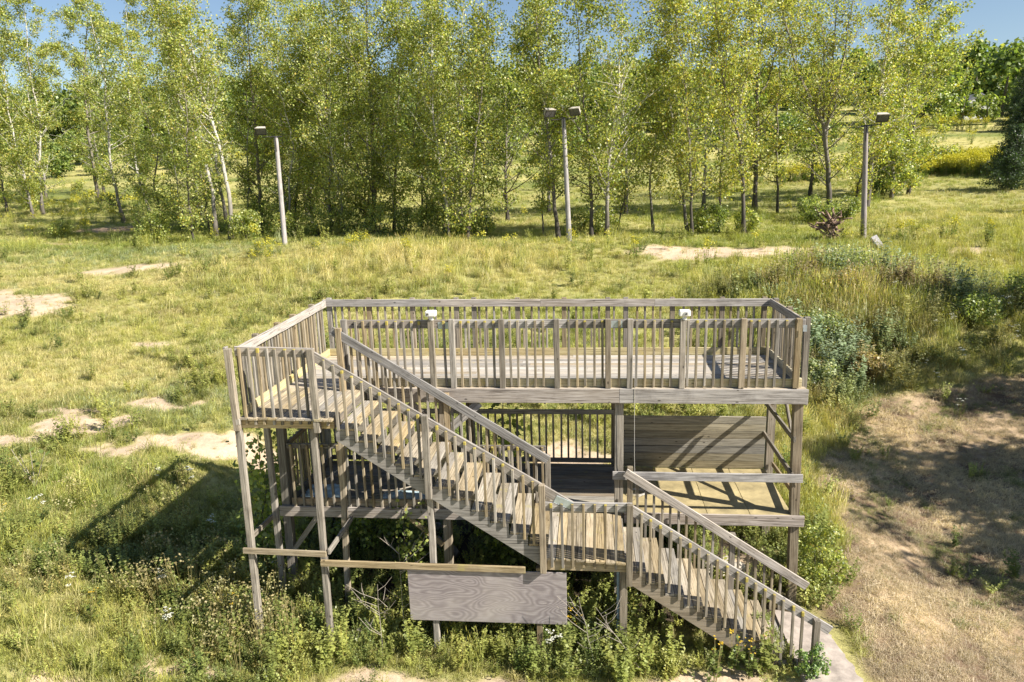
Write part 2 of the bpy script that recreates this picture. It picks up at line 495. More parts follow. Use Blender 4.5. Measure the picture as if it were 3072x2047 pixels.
# upper deck: long planks along x, fascia, joists
ud = empty('viewing_deck', (4.2,0,0), PF)
PW, GAP = .138, .007
y = 0.0
row = 0
while y < 2.17:
    cuts = [-.02] + sorted(random.uniform(1.5,7.2) for _ in range(2)) + [8.5]
    if cuts[2]-cuts[1] < 1.2: cuts.pop(2)
    x0 = -.02
    for i in range(len(cuts)-1):
        board('plank', (cuts[i]+.002,y+PW/2,-.018+random.gauss(0,.0012)), (cuts[i+1]-.002,y+PW/2,-.018+random.gauss(0,.0012)), PW, .036, M_DECK, ud, (0,1,0))
    y += PW+GAP; row += 1
board('fascia_board', (1.45,-.02,-.121), (5.60,-.02,-.121), .238, .038, M_BEAM, ud)
board('fascia_board', (5.603,-.02,-.121), (5.84,-.02,-.121), .238, .040, M_BEAM, ud)
board('fascia_board', (5.843,-.02,-.121), (8.52,-.02,-.126), .238, .038, M_BEAM, ud)
board('fascia_board', (8.502,.0,-.155), (8.502,2.2,-.155), .235, .038, M_BEAM, ud)
board('fascia_board', (-.02,2.22,-.15), (8.5,2.22,-.15), .235, .038, M_BEAM, ud)
for jx in np.arange(.2,8.4,.6):
    board('joist', (jx,.01,-.155), (jx,2.19,-.155), .235, .038, M_LOW, ud)

# top landing
tl = empty('stair_landing', (.7,-.75,0), PF)
x = -.02
while x < 1.40:
    w_ = min(PW, 1.412-x)
    if w_ > .05: board('plank', (x+w_/2,-1.53-.03*random.random()-.05*(x/1.4),-.018), (x+w_/2,-.008,-.018), w_, .036, M_TREAD, tl, (1,0,0))
    x += PW+GAP
board('rim_board', (-.03,-1.475,-.108), (1.40,-1.475,-.108), .140, .038, M_TREAD, tl)
board('rim_board', (-.02,-1.455,-.115), (-.02,-.02,-.115), .140, .038, M_TREAD, tl)
board('rim_board', (1.385,-1.455,-.115), (1.385,-.045,-.115), .140, .038, M_LOW, tl)
board('joist', (.7,-1.45,-.115), (.7,-.02,-.115), .140, .038, M_LOW, tl)

def railing(name, A, B, n, ztop, z0, zbal, posts, zpost, toe=True, sp=.133, m_rail=M_RAIL, rail_w=.14, drop=(0,0), joints=0, skip=.0, post_up=.02, m_toe=None, toe_h=.14):
    """level railing A->B (xy), n outward normal; the rail is on the inner side, balusters and posts on the outer side"""
    A = Vector((A[0],A[1],0)); B = Vector((B[0],B[1],0)); n = Vector((n[0],n[1],0)); d = (B-A); ln = d.length; u = d/ln
    e = empty(name, (*( (A+B)/2).xy, z0), PF)
    k = max(1, joints+1)
    for i in range(k):
        p = A+u*(ln*i/k+ (.002 if i else 0)); q = A+u*(ln*(i+1)/k)
        za = ztop+drop[0]+(drop[1]-drop[0])*i/k; zb = ztop+drop[0]+(drop[1]-drop[0])*(i+1)/k
        board('top_rail', (p.x,p.y,za-rail_w/2), (q.x,q.y,zb-rail_w/2), rail_w, .038, m_rail, e)
    if toe:
        board('toe_board', (A.x,A.y,z0+toe_h/2+.001), (B.x,B.y,z0+toe_h/2+.001), toe_h-.002, .038, m_toe or M_TOE, e)
    for s in posts:
        p = A+u*s+n*(.019+.0445+.001)
        zt = ztop+drop[0]+(drop[1]-drop[0])*s/ln
        board('post', (p.x,p.y,zt+post_up), (p.x,p.y,zpost), .089, .089, M_POST, e, tuple(u), jit=.003)
    s = sp*.6
    while s < ln-.03:
        if min([abs(s-q) for q in posts]+[9]) > .085:
            p = A+u*(s+random.gauss(0,.004))+n*(.038+.0005)
            zt = ztop+drop[0]+(drop[1]-drop[0])*s/ln
            board('baluster', (p.x,p.y,zt-.012), (p.x,p.y,zbal), .038, .038, M_BAL, e, tuple(u), jit=.004)
        s += sp
    return e
FX = 1.14
fr = railing('deck_railing', (FX-.04,.085), (8.44,.085), (0,-1), 1.105, 0.0, .02, [x_-FX+.04 for x_ in (1.13,2.58,2.92,3.725,4.61,5.424,5.77,6.586,7.50,8.325)], .002, sp=.134, drop=(.03,-.01), joints=3)
railing('deck_railing', (-.02,2.19), (8.46,2.19), (0,1), 1.09, 0.0, -.12, [.10,.90,1.76,2.62,2.96,3.80,4.68,5.50,5.84,6.70,7.60,8.36], -.20, sp=.142, drop=(.035,-.04), joints=3)
railing('deck_railing', (.03,-1.46), (.03,2.17), (-1,0), 1.085, 0.0, -.12, [.75,1.55,2.2,3.1], -.19, sp=.115, drop=(-.03,.035))
railing('deck_railing', (8.43,2.16), (8.43,.11), (1,0), 1.085, 0.0, -.12, [.08,1.0,1.98], -.19, sp=.115, drop=(-.03,0))
lr = railing('landing_railing', (-.0,-1.475), (1.19,-1.475), (0,-1), 1.05, 0.0, -.11, [], -.2, toe=False, sp=.137, drop=(.02,-.015))
board('post', (-.075,-1.54,1.05), (-.06,-1.54,-.195), .089, .089, M_POST, lr, (1,0,0))
board('post', (1.155,-1.54,1.04), (1.165,-1.54,-.215), .089, .089, M_POST, lr, (1,0,0))
board('post', (-.145,-1.46,1.06), (-.12,-1.46,-.19), .089, .040, M_POST, lr, (0,1,0))
board('block', (-.03,-1.56,-.01), (-.03,-1.56,-.10), .06, .05, M_TREAD, lr, (1,0,0))
# galvanised splice plates on the rails
for px_ in (2.78,5.56):
    board('splice_plate', (px_-.09,.063,1.035), (px_+.09,.063,1.035), .11, .004, M_GALV, fr)
board('splice_plate', (8.395,-.07,1.03), (8.395,-.07,.93), .06, .003, M_GALV, fr, (1,0,0))

# stairs -------------------------------------------------------
YN, YF = -1.478, -.165          # planes of the near and far stringers
def stringer(name, xs, zs, run, rise, n, yc, parent, mat, tail=.0):
    """notched stringer: n treads, first tread back edge at xs, top level zs"""
    P = [(xs, zs-.040-rise+.0)]
    P = []
    for k in range(1,n+1):
        zt = zs-k*rise-.036
        P += [(xs+(k-1)*run, zt), (xs+k*run, zt)]
    xe, ze = P[-1]
    up = (0.27)
    bott = [(xe, ze-rise-.20-tail), (xs+.005, P[0][1]-.15)]
    poly = P + bott
    V = []; nP = len(poly)
    for s in (-.019,.019):
        for px,pz in poly: V.append((px,yc+s,pz))
    F = [tuple(range(nP)), tuple(range(2*nP-1,nP-1,-1))]
    for i in range(nP):
        j=(i+1)%nP; F.append((i,i+nP,j+nP,j))
    c = Vector((xs,yc,zs)); V = [Vector(v)-c for v in V]
    # local x along the slope is close enough for the grain
    me = np_mesh('stringer', np.array([tuple(v) for v in V]), F)
    me.materials.append(mat)
    return link_mesh(name, me, mat, parent, Matrix.Translation(c))
def flight(xs, zs, run, rise, n, ya=YN, yb=YF):
    e = empty('stair_flight', (xs,0.5*(ya+yb),zs), PF)
    for k in range(1,n+1):
        xr = xs+k*run; z = zs-k*rise-.018
        for q in (0,1):
            w_ = .137
            x_c = xr-.0685+.012-q*(w_+.006)
            board('tread_board', (x_c,ya-.010-.008*random.random(),z+random.gauss(0,.001)), (x_c+random.gauss(0,.004),yb+.03,z+random.gauss(0,.001)), w_, .036, M_TREAD, e, (1,0,0))
    for yy_ in (ya,yb,(ya+yb)/2): stringer('stringer', xs, zs, run, rise, n, yy_, e, M_STR)
    return e
M_STR = wood('stringer_timber', (.10,.085,.065), (.235,.205,.165), (.34,.305,.255), warm=(.26,.215,.16), rand=.1)
RUN = .2797
flight(1.412, 0.0, RUN, .1776, 11)
flight(5.65, -2.17, RUN, .1817, 9)

def stair_rail(A, B, yc, n, posts, first, last, sp=.136, ln_bal=1.03, end=None):
    """raked handrail, A and B are (x,z) of its top edge"""
    e = empty('stair_railing', ((A[0]+B[0])/2, yc, (A[1]+B[1])/2), PF)
    sl = (B[1]-A[1])/(B[0]-A[0]); nv = Vector((-sl,0,1)).normalized(); c = nv*(-.07)
    board('handrail', (A[0]+c.x,yc,A[1]+c.z), (B[0]+c.x,yc,B[1]+c.z), .14, .038, M_RAIL, e)
    x = first
    while x < last:
        if min([abs(x-q[0]) for q in posts]+[9]) > .08:
            z = A[1]+sl*(x-A[0])
            board('baluster', (x,yc+n*.0385,z-.03), (x+random.gauss(0,.006),yc+n*.0385,z-ln_bal+random.gauss(0,.012)), .038, .038, M_BAL, e, (1,0,0), jit=.003)
        x += sp+random.gauss(0,.005)
    for px,zt,zb in posts:
        board('post', (px,yc+n*.0645,zt), (px+random.gauss(0,.006),yc+n*.0645,zb), .089, .089, M_POST, e, (1,0,0))
    return e
s1 = stair_rail((1.20,.985), (4.90,-1.285), YN, -1, [(2.77,.06,-1.23),(4.43,-.985,-2.385)], 1.33, 4.36)
board('splice_plate', (4.62,YN-.0215,-1.22), (4.86,YN-.0215,-1.33), .12, .004, M_GALV, s1)
s2 = stair_rail((1.02,1.075), (4.49,-1.115), YF, 1, [(4.44,-1.12,-2.15),(2.8,-.06,-1.2)], 1.28, 4.4)
board('post', (1.10,YF+.0,1.05), (1.10,YF+.0,-.03), .089, .089, M_POST, s2, (1,0,0))
s3 = stair_rail((5.70,-1.29), (8.64,-3.175), YN, -1, [(8.385,-3.02,-4.0)], 5.86, 8.3)
s4 = stair_rail((5.735,-1.31), (8.70,-3.27), YF, 1, [(5.78,-1.30,-2.16),(7.45,-2.44,-3.6)], 5.9, 8.25)

# turning landing at the lower deck's level
ml = empty('stair_landing', (5.07,-.75,-2.17), PF)
x = 4.475
i = 0
while x < 5.60:
    board('plank', (x+PW/2,-1.50-.014*i,-2.188), (x+PW/2+random.gauss(0,.003),-.02,-2.188), PW, .036, M_TREAD, ml, (1,0,0))
    x += PW+.008; i += 1
board('rim_board', (4.38,YN,-2.29), (5.66,YN,-2.29), .165, .038, M_TREAD, ml)
board('rim_board', (4.40,YN+.02,-2.29), (4.40,-.05,-2.29), .165, .038, M_LOW, ml)
board('rim_board', (5.64,YN+.02,-2.29), (5.64,-.05,-2.29), .165, .038, M_LOW, ml)
railing('landing_railing', (4.46,YN), (5.73,YN), (0,-1), -1.28, -2.17, -2.31, [1.235], -2.56, toe=False, sp=.158, drop=(.0,-.0), post_up=.01)

# lower deck
ld = empty('sheltered_deck', (4.2,1.0,-2.17), PF)
y = .06
while y < 2.08:
    c = random.uniform(1.8,3.6)
    for xa,xb in ((-.15,c),(c+.004,5.66)):
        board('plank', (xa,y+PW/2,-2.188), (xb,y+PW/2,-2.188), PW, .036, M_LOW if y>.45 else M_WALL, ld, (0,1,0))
    y += PW+GAP
xs_ = [5.67,6.35,7.06,7.75,8.43]
for i in range(4):
    o = board('floor_panel', (xs_[i]+.003,1.0,-2.186), (xs_[i+1]-.003,1.0,-2.186), 1.94, .02, M_FLOORPLY, ld, (0,1,0))
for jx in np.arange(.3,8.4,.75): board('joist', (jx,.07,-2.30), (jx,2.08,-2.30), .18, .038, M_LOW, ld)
board('fascia_board', (-.30,.02,-2.265), (4.38,.02,-2.265), .19, .038, M_BEAM, ld)
board('fascia_board', (5.69,.02,-2.262), (8.60,.02,-2.262), .19, .038, M_BEAM, ld)
board('fascia_board', (4.385,.055,-2.30), (5.685,.055,-2.30), .17, .030, M_LOW, ld)
board('guard_rail', (5.50,.005,-1.503), (8.53,.005,-1.508), .14, .038, M_BEAM, ld)
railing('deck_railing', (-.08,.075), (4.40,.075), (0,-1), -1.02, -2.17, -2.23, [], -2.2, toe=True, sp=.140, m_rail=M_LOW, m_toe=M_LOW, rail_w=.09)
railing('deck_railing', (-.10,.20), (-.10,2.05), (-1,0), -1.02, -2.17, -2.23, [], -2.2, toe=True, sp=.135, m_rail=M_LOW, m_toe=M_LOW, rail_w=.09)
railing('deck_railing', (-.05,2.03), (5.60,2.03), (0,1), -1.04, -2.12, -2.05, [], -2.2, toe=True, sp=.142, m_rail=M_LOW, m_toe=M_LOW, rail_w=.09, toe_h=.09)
for z_ in (-.86,-1.47):
    board('guard_rail', (8.375,.03,z_), (8.375,1.98,z_+.01), .09, .038, M_POST, ld)
board('brace', (8.53,1.45,-.35), (8.53,.12,-1.62), .089, .038, M_POST, ld)
board('brace', (8.55,1.9,-2.05), (8.53,.18,-1.95), .089, .038, M_POST, ld)
pwall = empty('plank_wall', (7.1,1.94,-2.1), PF)
z = -2.165
for i in range(7):
    h_ = .147
    board('plank', (5.71,1.955+random.gauss(0,.002),z+h_/2), (8.40,1.955+random.gauss(0,.002),z+h_/2-.01*i/7), h_-.004, .038, M_WALL, pwall)
    z += h_+.002

# supports
def support(x0,y0,zt,zb,w,x1=None):
    return board('support_post', (x0,y0,zt), (x1 if x1 is not None else x0,y0,zb), w, w, M_POST, PF, (1,0,0))
for x_,xb in ((-.16,-.24),(2.70,2.64),(5.607,5.607),(8.415,8.52)):
    support(x_,.128,-.27,-4.3,.14,xb)
for x_ in (-.16,2.8,5.62,8.50): support(x_,2.0 if x_>8 else 2.12,-.27,-4.2,.14)
support(-.065,-1.50,-.18,-4.2,.089,-.115)
support(1.05,-1.41,-.18,-4.2,.089,1.0)
support(2.755,-1.41,-1.28,-4.2,.089,2.73)
support(4.36,-1.42,-2.37,-4.2,.089,4.345)
support(5.615,-1.41,-2.38,-4.2,.11,5.615)
support(-.215,-.30,-.19,-4.1,.089,-.235)
support(1.06,-.28,-.19,-4.2,.089,.90)
def brace(a,b,w=.089,t=.038,mat=M_POST,wide=(0,0,1),name='brace'): return board(name,a,b,w,t,mat,PF,wide)
brace((-.12,.05,-3.02),(.36,.05,-2.38)); brace((2.58,.05,-2.86),(2.02,.05,-2.36))
brace((2.62,.04,-.72),(2.14,.04,-.27),.14,.038,M_RAIL); brace((2.80,.04,-.72),(3.32,.04,-.27),.14,.038,M_RAIL)
brace((-.175,-1.47,-2.05),(-.295,-.27,-2.22),name='tie_board'); brace((1.12,-1.45,-2.2),(1.10,-.25,-2.23),name='tie_board')
brace((-.19,-1.575,-2.14),(1.13,-1.575,-2.165),.089,.038,M_TREAD,name='tie_board')
brace((1.00,-1.508,-2.355),(4.16,-1.508,-2.375),.100,.038,M_TREAD,name='tie_board')
pl = board('plywood_panel', (2.35,-1.477,-2.865), (4.77,-1.477,-2.855), .875, .019, M_PLY, PF)
pl['label'] = 'grey weathered plywood sheet below the turning landing'

# ---------------------------------------------------------------- tubes, rocks, small builders
def tubes(paths, sides=6):
    """paths: list of (points (n,3), radii (n,)) -> verts, quads"""
    V=[]; F=[]; off=0
    for P, Rr in paths:
        P=np.asarray(P,float); Rr=np.asarray(Rr,float); n=len(P)
        T=np.gradient(P,axis=0); T/=np.linalg.norm(T,axis=1)[:,None]+1e-9
        ref=np.where(np.abs(T[:,2:3])>.9, np.array([[1.,0,0]]), np.array([[0,0,1.]]))
        A=np.cross(T,ref); A/=np.linalg.norm(A,axis=1)[:,None]+1e-9; B=np.cross(T,A)
        a=np.linspace(0,2*np.pi,sides,endpoint=False)
        ring=P[:,None,:]+Rr[:,None,None]*(np.cos(a)[None,:,None]*A[:,None,:]+np.sin(a)[None,:,None]*B[:,None,:])
        V.append(ring.reshape(-1,3))
        i=np.arange(n-1)[:,None]*sides; j=np.arange(sides)[None,:]; j2=(j+1)%sides
        F.append(np.stack([i+j,i+j2,i+sides+j2,i+sides+j],-1).reshape(-1,4)+off)
        off+=n*sides
    return np.concatenate(V),np.concatenate(F)

def leaf_quads(C, Nrm, size, r, aspect=.72):
    """diamond leaves at centres C, normals ~Nrm, lengths size"""
    n=len(C)
    t=r.normal(size=(n,3)); t-= (t*Nrm).sum(1)[:,None]*Nrm; t/=np.linalg.norm(t,axis=1)[:,None]+1e-9
    s=np.cross(Nrm,t)
    l=size[:,None]*.5; w=l*aspect
    V=np.stack([C-t*l, C+s*w+t*l*.1, C+t*l, C-s*w+t*l*.1],1).reshape(-1,3)
    F=np.arange(4*n).reshape(n,4)
    return V,F

LEAFCOLS=np.array([[.29,.35,.08],[.43,.47,.12],[.17,.23,.06],[.54,.51,.12],[.55,.42,.08]])
def leaf_colors(n, r, w, clump=None):
    k=r.choice(len(w),size=n,p=np.array(w)/sum(w))
    c=LEAFCOLS[k]*r.uniform(.5,1.35,(n,1))
    if clump is not None: c=c*clump[:,None]
    return np.repeat(c,4,0)

def poplar(name, base, path, r0, seed, label, group, barkm, nleaf=6500, leaf=.11, low=.12, spread=1.0, weights=(5,5,2,1.2,.4), top=2.8, cat='tree', forks=None, width=1.7):
    """upright poplar: tapered leaning trunk, rising limbs, leaf clumps along the twigs"""
    r=np.random.default_rng(seed)
    pts=np.array([(0,0,-.4),(0,0,0)]+[(p[0],0,p[1]) for p in path],float)
    last=pts[-1]-pts[-2]; last/=np.linalg.norm(last)
    pts=np.vstack([pts,pts[-1]+last*top])
    seg=np.linalg.norm(np.diff(pts,axis=0),axis=1); s=np.concatenate([[0],np.cumsum(seg)])
    S=np.linspace(0,s[-1],22)
    tr=np.stack([np.interp(S,s,pts[:,i]) for i in range(3)],1)
    ydrift=np.cumsum(r.normal(0,.09,22)); tr[:,1]+=ydrift-ydrift[0]; tr[3:,0]+=r.normal(0,.035,19)
    H=s[-1]; vw=r.uniform(.75,1.3); eb=r.uniform(-8,10)
    rad=r0*(1-.88*(S/H)**.9); rad[0:2]*=1.35
    paths=[(tr,rad)]
    trunks=[(S/H,tr,rad)]
    if forks:
        for f0,dx,dy,ft in forks:      # big limbs: start fraction, sideways reach, length fraction
            t=np.linspace(0,1,12); p0=np.array([np.interp(f0*H,S,tr[:,i]) for i in range(3)])
            Lf=(H*ft); P=p0+np.stack([dx*np.sqrt(t),dy*t,Lf*t],1); P[1:,:2]+=r.normal(0,.05,(11,2))
            rr=np.interp(f0,S/H,rad)*.75*(1-.85*t)
            paths.append((P,rr)); trunks.append((f0+t*(1-f0),P,rr))
    clusters=[]; cw=[]
    for q,(hf,TP,TR) in enumerate(trunks):
        nb=46 if q==0 else 20
        for k in range(nb):
            f=low+(1-low)*((k+r.uniform(0,1))/nb)*.97
            if f<hf[0]: continue
            p0=np.array([np.interp(f,hf,TP[:,i]) for i in range(3)])
            if r.uniform()<.12: continue
            az=r.uniform(0,2*np.pi)
            crown=np.sin(np.pi*min(1,max(0,(f-low*.4)/(1.02-low*.4)))**.75)
            Lb=width*vw*spread*(.5+.8*crown)*r.uniform(.5,1.35)
            el=np.radians(r.uniform(26,58)+eb)
            t=np.linspace(0,1,6)
            out=Lb*np.cos(el)*t; up=Lb*np.sin(el)*t**1.25
            P=p0+np.stack([np.cos(az)*out,np.sin(az)*out,up],1); P[1:]+=r.normal(0,.05,(5,3))
            rb=max(.010,min(.05,np.interp(f,hf,TR)*.42))
            paths.append((P,rb*(1-.8*t)))
            for m in range(7):
                tt=r.uniform(.22,1.05); c=np.array([np.interp(min(tt,1),t,P[:,i]) for i in range(3)])
                clusters.append(c+r.normal(0,.2,3)+np.array([0,0,.05])); cw.append((.6+.8*tt)*r.lognormal(0,.8))
            for m in range(2):   # twigs
                i=r.integers(2,5); d=r.normal(0,1,3); d[2]=abs(d[2]); d/=np.linalg.norm(d); e=P[i]+d*Lb*.4
                paths.append((np.array([P[i],(P[i]+e)/2+r.normal(0,.03,3),e]),np.array([rb*.45,rb*.3,.004])))
                for m2 in range(3): clusters.append(P[i]+(e-P[i])*r.uniform(.4,1.1)+r.normal(0,.1,3)); cw.append(1.)
    root=empty(name,base); tag(root,label,cat,group)
    V,F=tubes(paths,5)
    tm=np_mesh('trunk',V,F,smooth=True,mats=[barkm]); link_mesh('trunk',tm,barkm,root,Matrix.Translation(Vector(base)))
    clusters=np.array(clusters); cw=np.array(cw); cw/=cw.sum()
    ci=r.choice(len(clusters),size=nleaf,p=cw)
    C=clusters[ci]+r.normal(0,.23,(nleaf,3))*np.array([1,1,.85])
    Nn=r.normal(0,1,(nleaf,3)); Nn[:,2]+=.35; Nn/=np.linalg.norm(Nn,axis=1)[:,None]
    V,F=leaf_quads(C,Nn,leaf*r.uniform(.7,1.3,nleaf),r)
    cm=np_mesh('crown',V,F,mats=[M_LEAF])
    clump=np.random.default_rng(seed+1).uniform(.85,1.15,len(clusters))[ci]
    color_attr(cm,leaf_colors(nleaf,r,weights,clump))
    link_mesh('crown',cm,M_LEAF,root,Matrix.Translation(Vector(base)))
    return root

def tz(x,y): return float(terrain(np.array([x]),np.array([y]))[0])
TREES=[
(-49.2,55.5,0.13,'L',[(-0.42,4.94),(-1.02,8.08),(-1.18,10.69),(-0.69,15.6)],'thin pale poplar leaning out at the picture\'s left edge'),
(-50.1,58.1,0.16,'L',[(0.43,4.8),(1.04,9.34),(1.03,13.72),(1.54,18.49)],'tall pale straight poplar, second from the left edge'),
(-55.8,59.9,0.12,'D',[(-0.01,2.76),(-0.0,6.47),(1.16,12.96)],'dark thin poplar cut by the left edge of the picture'),
(-50.1,66.9,0.22,'D',[(0.05,4.1),(0.31,7.7),(0.86,12.96),(2.16,18.7)],'dark stout poplar standing alone behind the sandy track'),
(-38.1,57.3,0.13,'L',[(-0.52,2.29),(-0.83,4.42),(-0.81,8.32),(-0.29,13.79),(0.08,18.2)],'slim poplar leaning left just beside the sandy track'),
(-19.0,35.8,0.17,'L',[(0.12,3.28),(-0.3,6.23),(-0.73,8.08),(-1.24,10.11),(-2.06,12.63),(-3.07,15.06)],'white-barked poplar leaning far left, nearer of the leaning pair'),
(-21.5,38.6,0.16,'L',[(0.1,3.71),(-0.5,6.5),(-0.91,7.81),(-1.72,10.63),(-2.02,13.28),(-2.13,15.52)],'white-barked poplar leaning left, farther of the leaning pair'),
(-21.0,34.8,0.08,'D',[(-0.02,2.78),(0.21,5.33),(0.61,9.05),(0.69,12.05)],'spindly dark poplar in front of the leaning white pair'),
(-21.3,43.1,0.09,'L',[(0.56,4.8),(0.82,7.73),(1.11,12.01),(1.29,15.68)],'slim white poplar behind the single-lamp pole, on its left'),
(-19.9,42.5,0.17,'D',[(0.21,3.59),(0.31,6.38),(0.48,10.79),(0.64,14.23)],'dark poplar trunk directly behind the left floodlight'),
(-17.5,41.8,0.10,'L',[(0.0,3.29),(0.14,7.13),(0.5,11.75),(0.71,14.87)],'slim pale poplar just right of the left light pole'),
(-17.1,42.4,0.08,'D',[(0.68,4.69),(1.2,8.73),(1.73,12.86)],'thin dark poplar, second right of the left light pole'),
(-16.5,44.2,0.11,'L',[(0.3,4.58),(0.25,8.29),(0.84,13.04)],'pale poplar, third right of the left light pole'),
(-12.8,38.3,0.12,'D',[(0.13,3.74),(0.31,8.37),(0.59,12.8)],'dark upright poplar behind the grassy mound'),
(-13.9,43.2,0.10,'L',[(0.64,4.46),(1.29,9.24),(2.05,13.82)],'pale poplar leaning right behind the grassy mound'),
(-9.7,38.2,0.20,'D',[(0.26,3.25),(0.58,8.61),(0.69,12.17),(0.77,14.52)],'thickest dark poplar trunk rising behind the mound'),
(-8.4,38.7,0.12,'D',[(0.34,3.61),(0.69,7.57),(1.14,10.97),(1.44,13.85)],'dark poplar just right of the thickest trunk'),
(-6.1,37.6,0.09,'D',[(0.13,3.08),(0.36,5.04),(1.01,8.63),(1.21,12.31)],'slender dark poplar midway along the row of trees'),
(-3.3,32.6,0.10,'L',[(-0.09,2.75),(-0.4,4.62),(-0.55,7.59),(-0.47,10.92)],'pale poplar leaning left at the middle of the row'),
(-3.3,34.4,0.10,'L',[(0.12,3.16),(0.32,5.98),(0.71,8.53),(1.11,12.13)],'pale poplar leaning right at the middle of the row'),
(-2.1,32.1,0.09,'D',[(0.38,3.19),(0.63,5.29),(1.13,8.08),(1.43,10.79)],'thin dark poplar leaning right beside the open gap'),
(3.4,32.3,0.14,'D',[(-0.24,3.08),(-0.33,4.51),(-0.74,7.7),(-0.98,10.16),(-1.03,12.63)],'dark leaning poplar just left of the twin-lamp pole'),
(1.9,50.3,0.14,'L',[(0.16,4.36),(0.01,8.34),(-0.32,12.96),(-0.38,16.68)],'tall pale poplar standing back left of the twin-lamp pole'),
(5.4,32.3,0.13,'D',[(-0.08,2.96),(-0.15,5.61),(-0.48,8.02),(-0.71,10.89)],'dark poplar just right of the twin-lamp pole'),
(6.3,32.2,0.14,'L',[(0.02,3.45),(0.36,6.1),(0.67,8.68),(0.78,11.59)],'pale crooked poplar, second right of the twin-lamp pole'),
(7.0,35.3,0.06,'D',[(0.6,2.89),(1.1,5.09),(1.49,6.46)],'small sapling leaning right into the meadow gap'),
(11.4,35.2,0.12,'L',[(-0.47,3.26),(-0.79,4.89),(-1.28,8.01),(-1.53,10.86)],'pale poplar leaning left beyond the sandy strip'),
(11.3,32.6,0.10,'D',[(-0.25,4.4),(-0.62,8.54),(-1.17,11.66)],'dark poplar close behind the sandy strip, left one'),
(14.3,32.8,0.14,'D',[(-0.23,4.39),(-0.7,6.62),(-1.43,8.99),(-1.91,12.0)],'forked dark poplar behind the middle of the sandy strip'),
(18.1,47.2,0.21,'D',[(-0.11,4.04),(-0.2,7.05),(-0.12,9.0),(-0.3,14.27)],'tall grey forked poplar set back from the row'),
(19.8,46.9,0.11,'D',[(-0.31,5.48),(-0.42,8.36),(-0.52,12.57)],'thin bare-stemmed poplar right of the tall forked one'),
(22.1,41.9,0.23,'D',[(-0.32,4.11),(-0.72,6.38),(-1.63,7.89),(-2.62,9.86),(-3.42,12.43)],'broad many-limbed poplar above the dead root stump'),
(26.7,47.8,0.19,'L',[(0.1,4.9),(0.25,7.48),(0.31,11.31),(0.25,14.79)],'pale poplar directly behind the right light pole'),
(24.3,44.2,0.12,'D',[(0.39,2.24),(0.81,4.21),(1.15,5.58)],'short leaning poplar between stump and right light pole'),
]
ROWG='poplars in the row behind the deck'
# thin stems that crowd the left and middle of the stand
STEMS=[(-27.0,44.0,'thin bare-footed stem left of the leaning white pair'),(-23.2,41.0,'thin stem between the white pair and the left lamp'),(-16.0,39.0,'thin stem close right of the left light pole'),(-15.2,41.5,'second thin stem right of the left light pole'),(-11.4,37.2,'thin stem left of the thickest dark trunk'),(-10.6,39.5,'thin stem just behind the thickest trunk'),
 (-7.5,36.8,'thin stem between the thick and slender trunks'),(-5.2,35.2,'thin stem left of the middle pale pair'),(-4.4,36.8,'thin stem behind the middle pale pair'),(-1.2,34.2,'thin stem right of the middle pale pair'),(-13.4,40.2,'thin stem behind the left side of the mound'),(-30.5,47.0,'thin stem near the end of the sandy track'),(2.4,34.0,'thin stem left of the twin-lamp pole'),(13.2,34.4,'thin stem behind the sandy strip'),(9.4,36.5,'thin stem in the gap left of the sandy strip')]
for i,(x,y,lab) in enumerate(STEMS):
    TREES.append((x,y,.055+.02*(i%3),'LD'[i%2],[(rng.normal(0,.25),3.2),(rng.normal(0,.5),6.2),(rng.normal(0,.8),9.5+1.2*(i%3))],lab))
for i,(x,y,r0,k,path,lab) in enumerate(TREES):
    H=path[-1][1]
    kw={}
    right = x>9
    kw['weights']=(4,7,1.5,2.6,.7) if not right else (2.5,6,1,5.,1.4)
    kw['low']=.05 if x<-1 else .15
    kw['nleaf']=int((7600 if x<-1 else 7600)*min(1.35,max(.35,H/13)))
    kw['leaf']=.145 if y<46 else .165
    kw['width']=2.35*min(1.3,max(.55,H/13))
    if y>50: kw['nleaf']=int(kw['nleaf']*1.45)
    if r0>.195: kw['width']*=1.25; kw['nleaf']=int(kw['nleaf']*1.3)
    if i==29: kw['forks']=[(.52,1.9,.2,.42)]
    if i==31: kw['forks']=[(.36,.2,.3,.62),(.40,1.2,-.3,.55),(.3,-.6,.6,.5)]; kw['nleaf']=14000
    if i==28: kw['forks']=[(.45,.9,0,.45)]
    if i in (5,): kw['forks']=[(.55,-.4,.2,.42)]; kw['low']=.3
    if i==6: kw['low']=.3
    poplar('poplar_tree',(x,y,tz(x,y)),path,r0,100+i,lab,ROWG,M_BARK_L if k=='L' else M_BARK_D,**kw)
# second line of trees that closes the gaps
SECOND=[(-66,66,17.5,'poplar in the back line cut by the left edge'),(-36,50,17,'leafy poplar standing left of the dense pair by the track'),(-19,50,17,'back line poplar between left floodlight and mound'),(14.5,49,16,'back line poplar behind the forked dark one'),(24.5,55,16.5,'back line poplar behind the many-limbed one'),(-62,74,17,'hazy poplar farther back behind the left edge trees'),(-57,78,17,'poplar in the back line above the golden flowers'),(-40,70,17,'poplar in the back line behind the leaning slim one'),
 (-30,52,15.5,'dense poplar left of the white leaning pair'),(-26,49,15,'dense leafy poplar between white pair and track'),(-15,55,16,'back line poplar behind the grassy mound'),(-5,47,14,'leafy poplar behind the slender middle trunk'),
 (-1,45,11.5,'shorter yellow-green poplar by the open sky gap'),(8.2,47,13.5,'leafy poplar behind the crooked pale one'),(33.5,57,17,'broad dense poplar at the right end of the row'),(30.5,53,14.5,'leafy poplar right of the right light pole')]
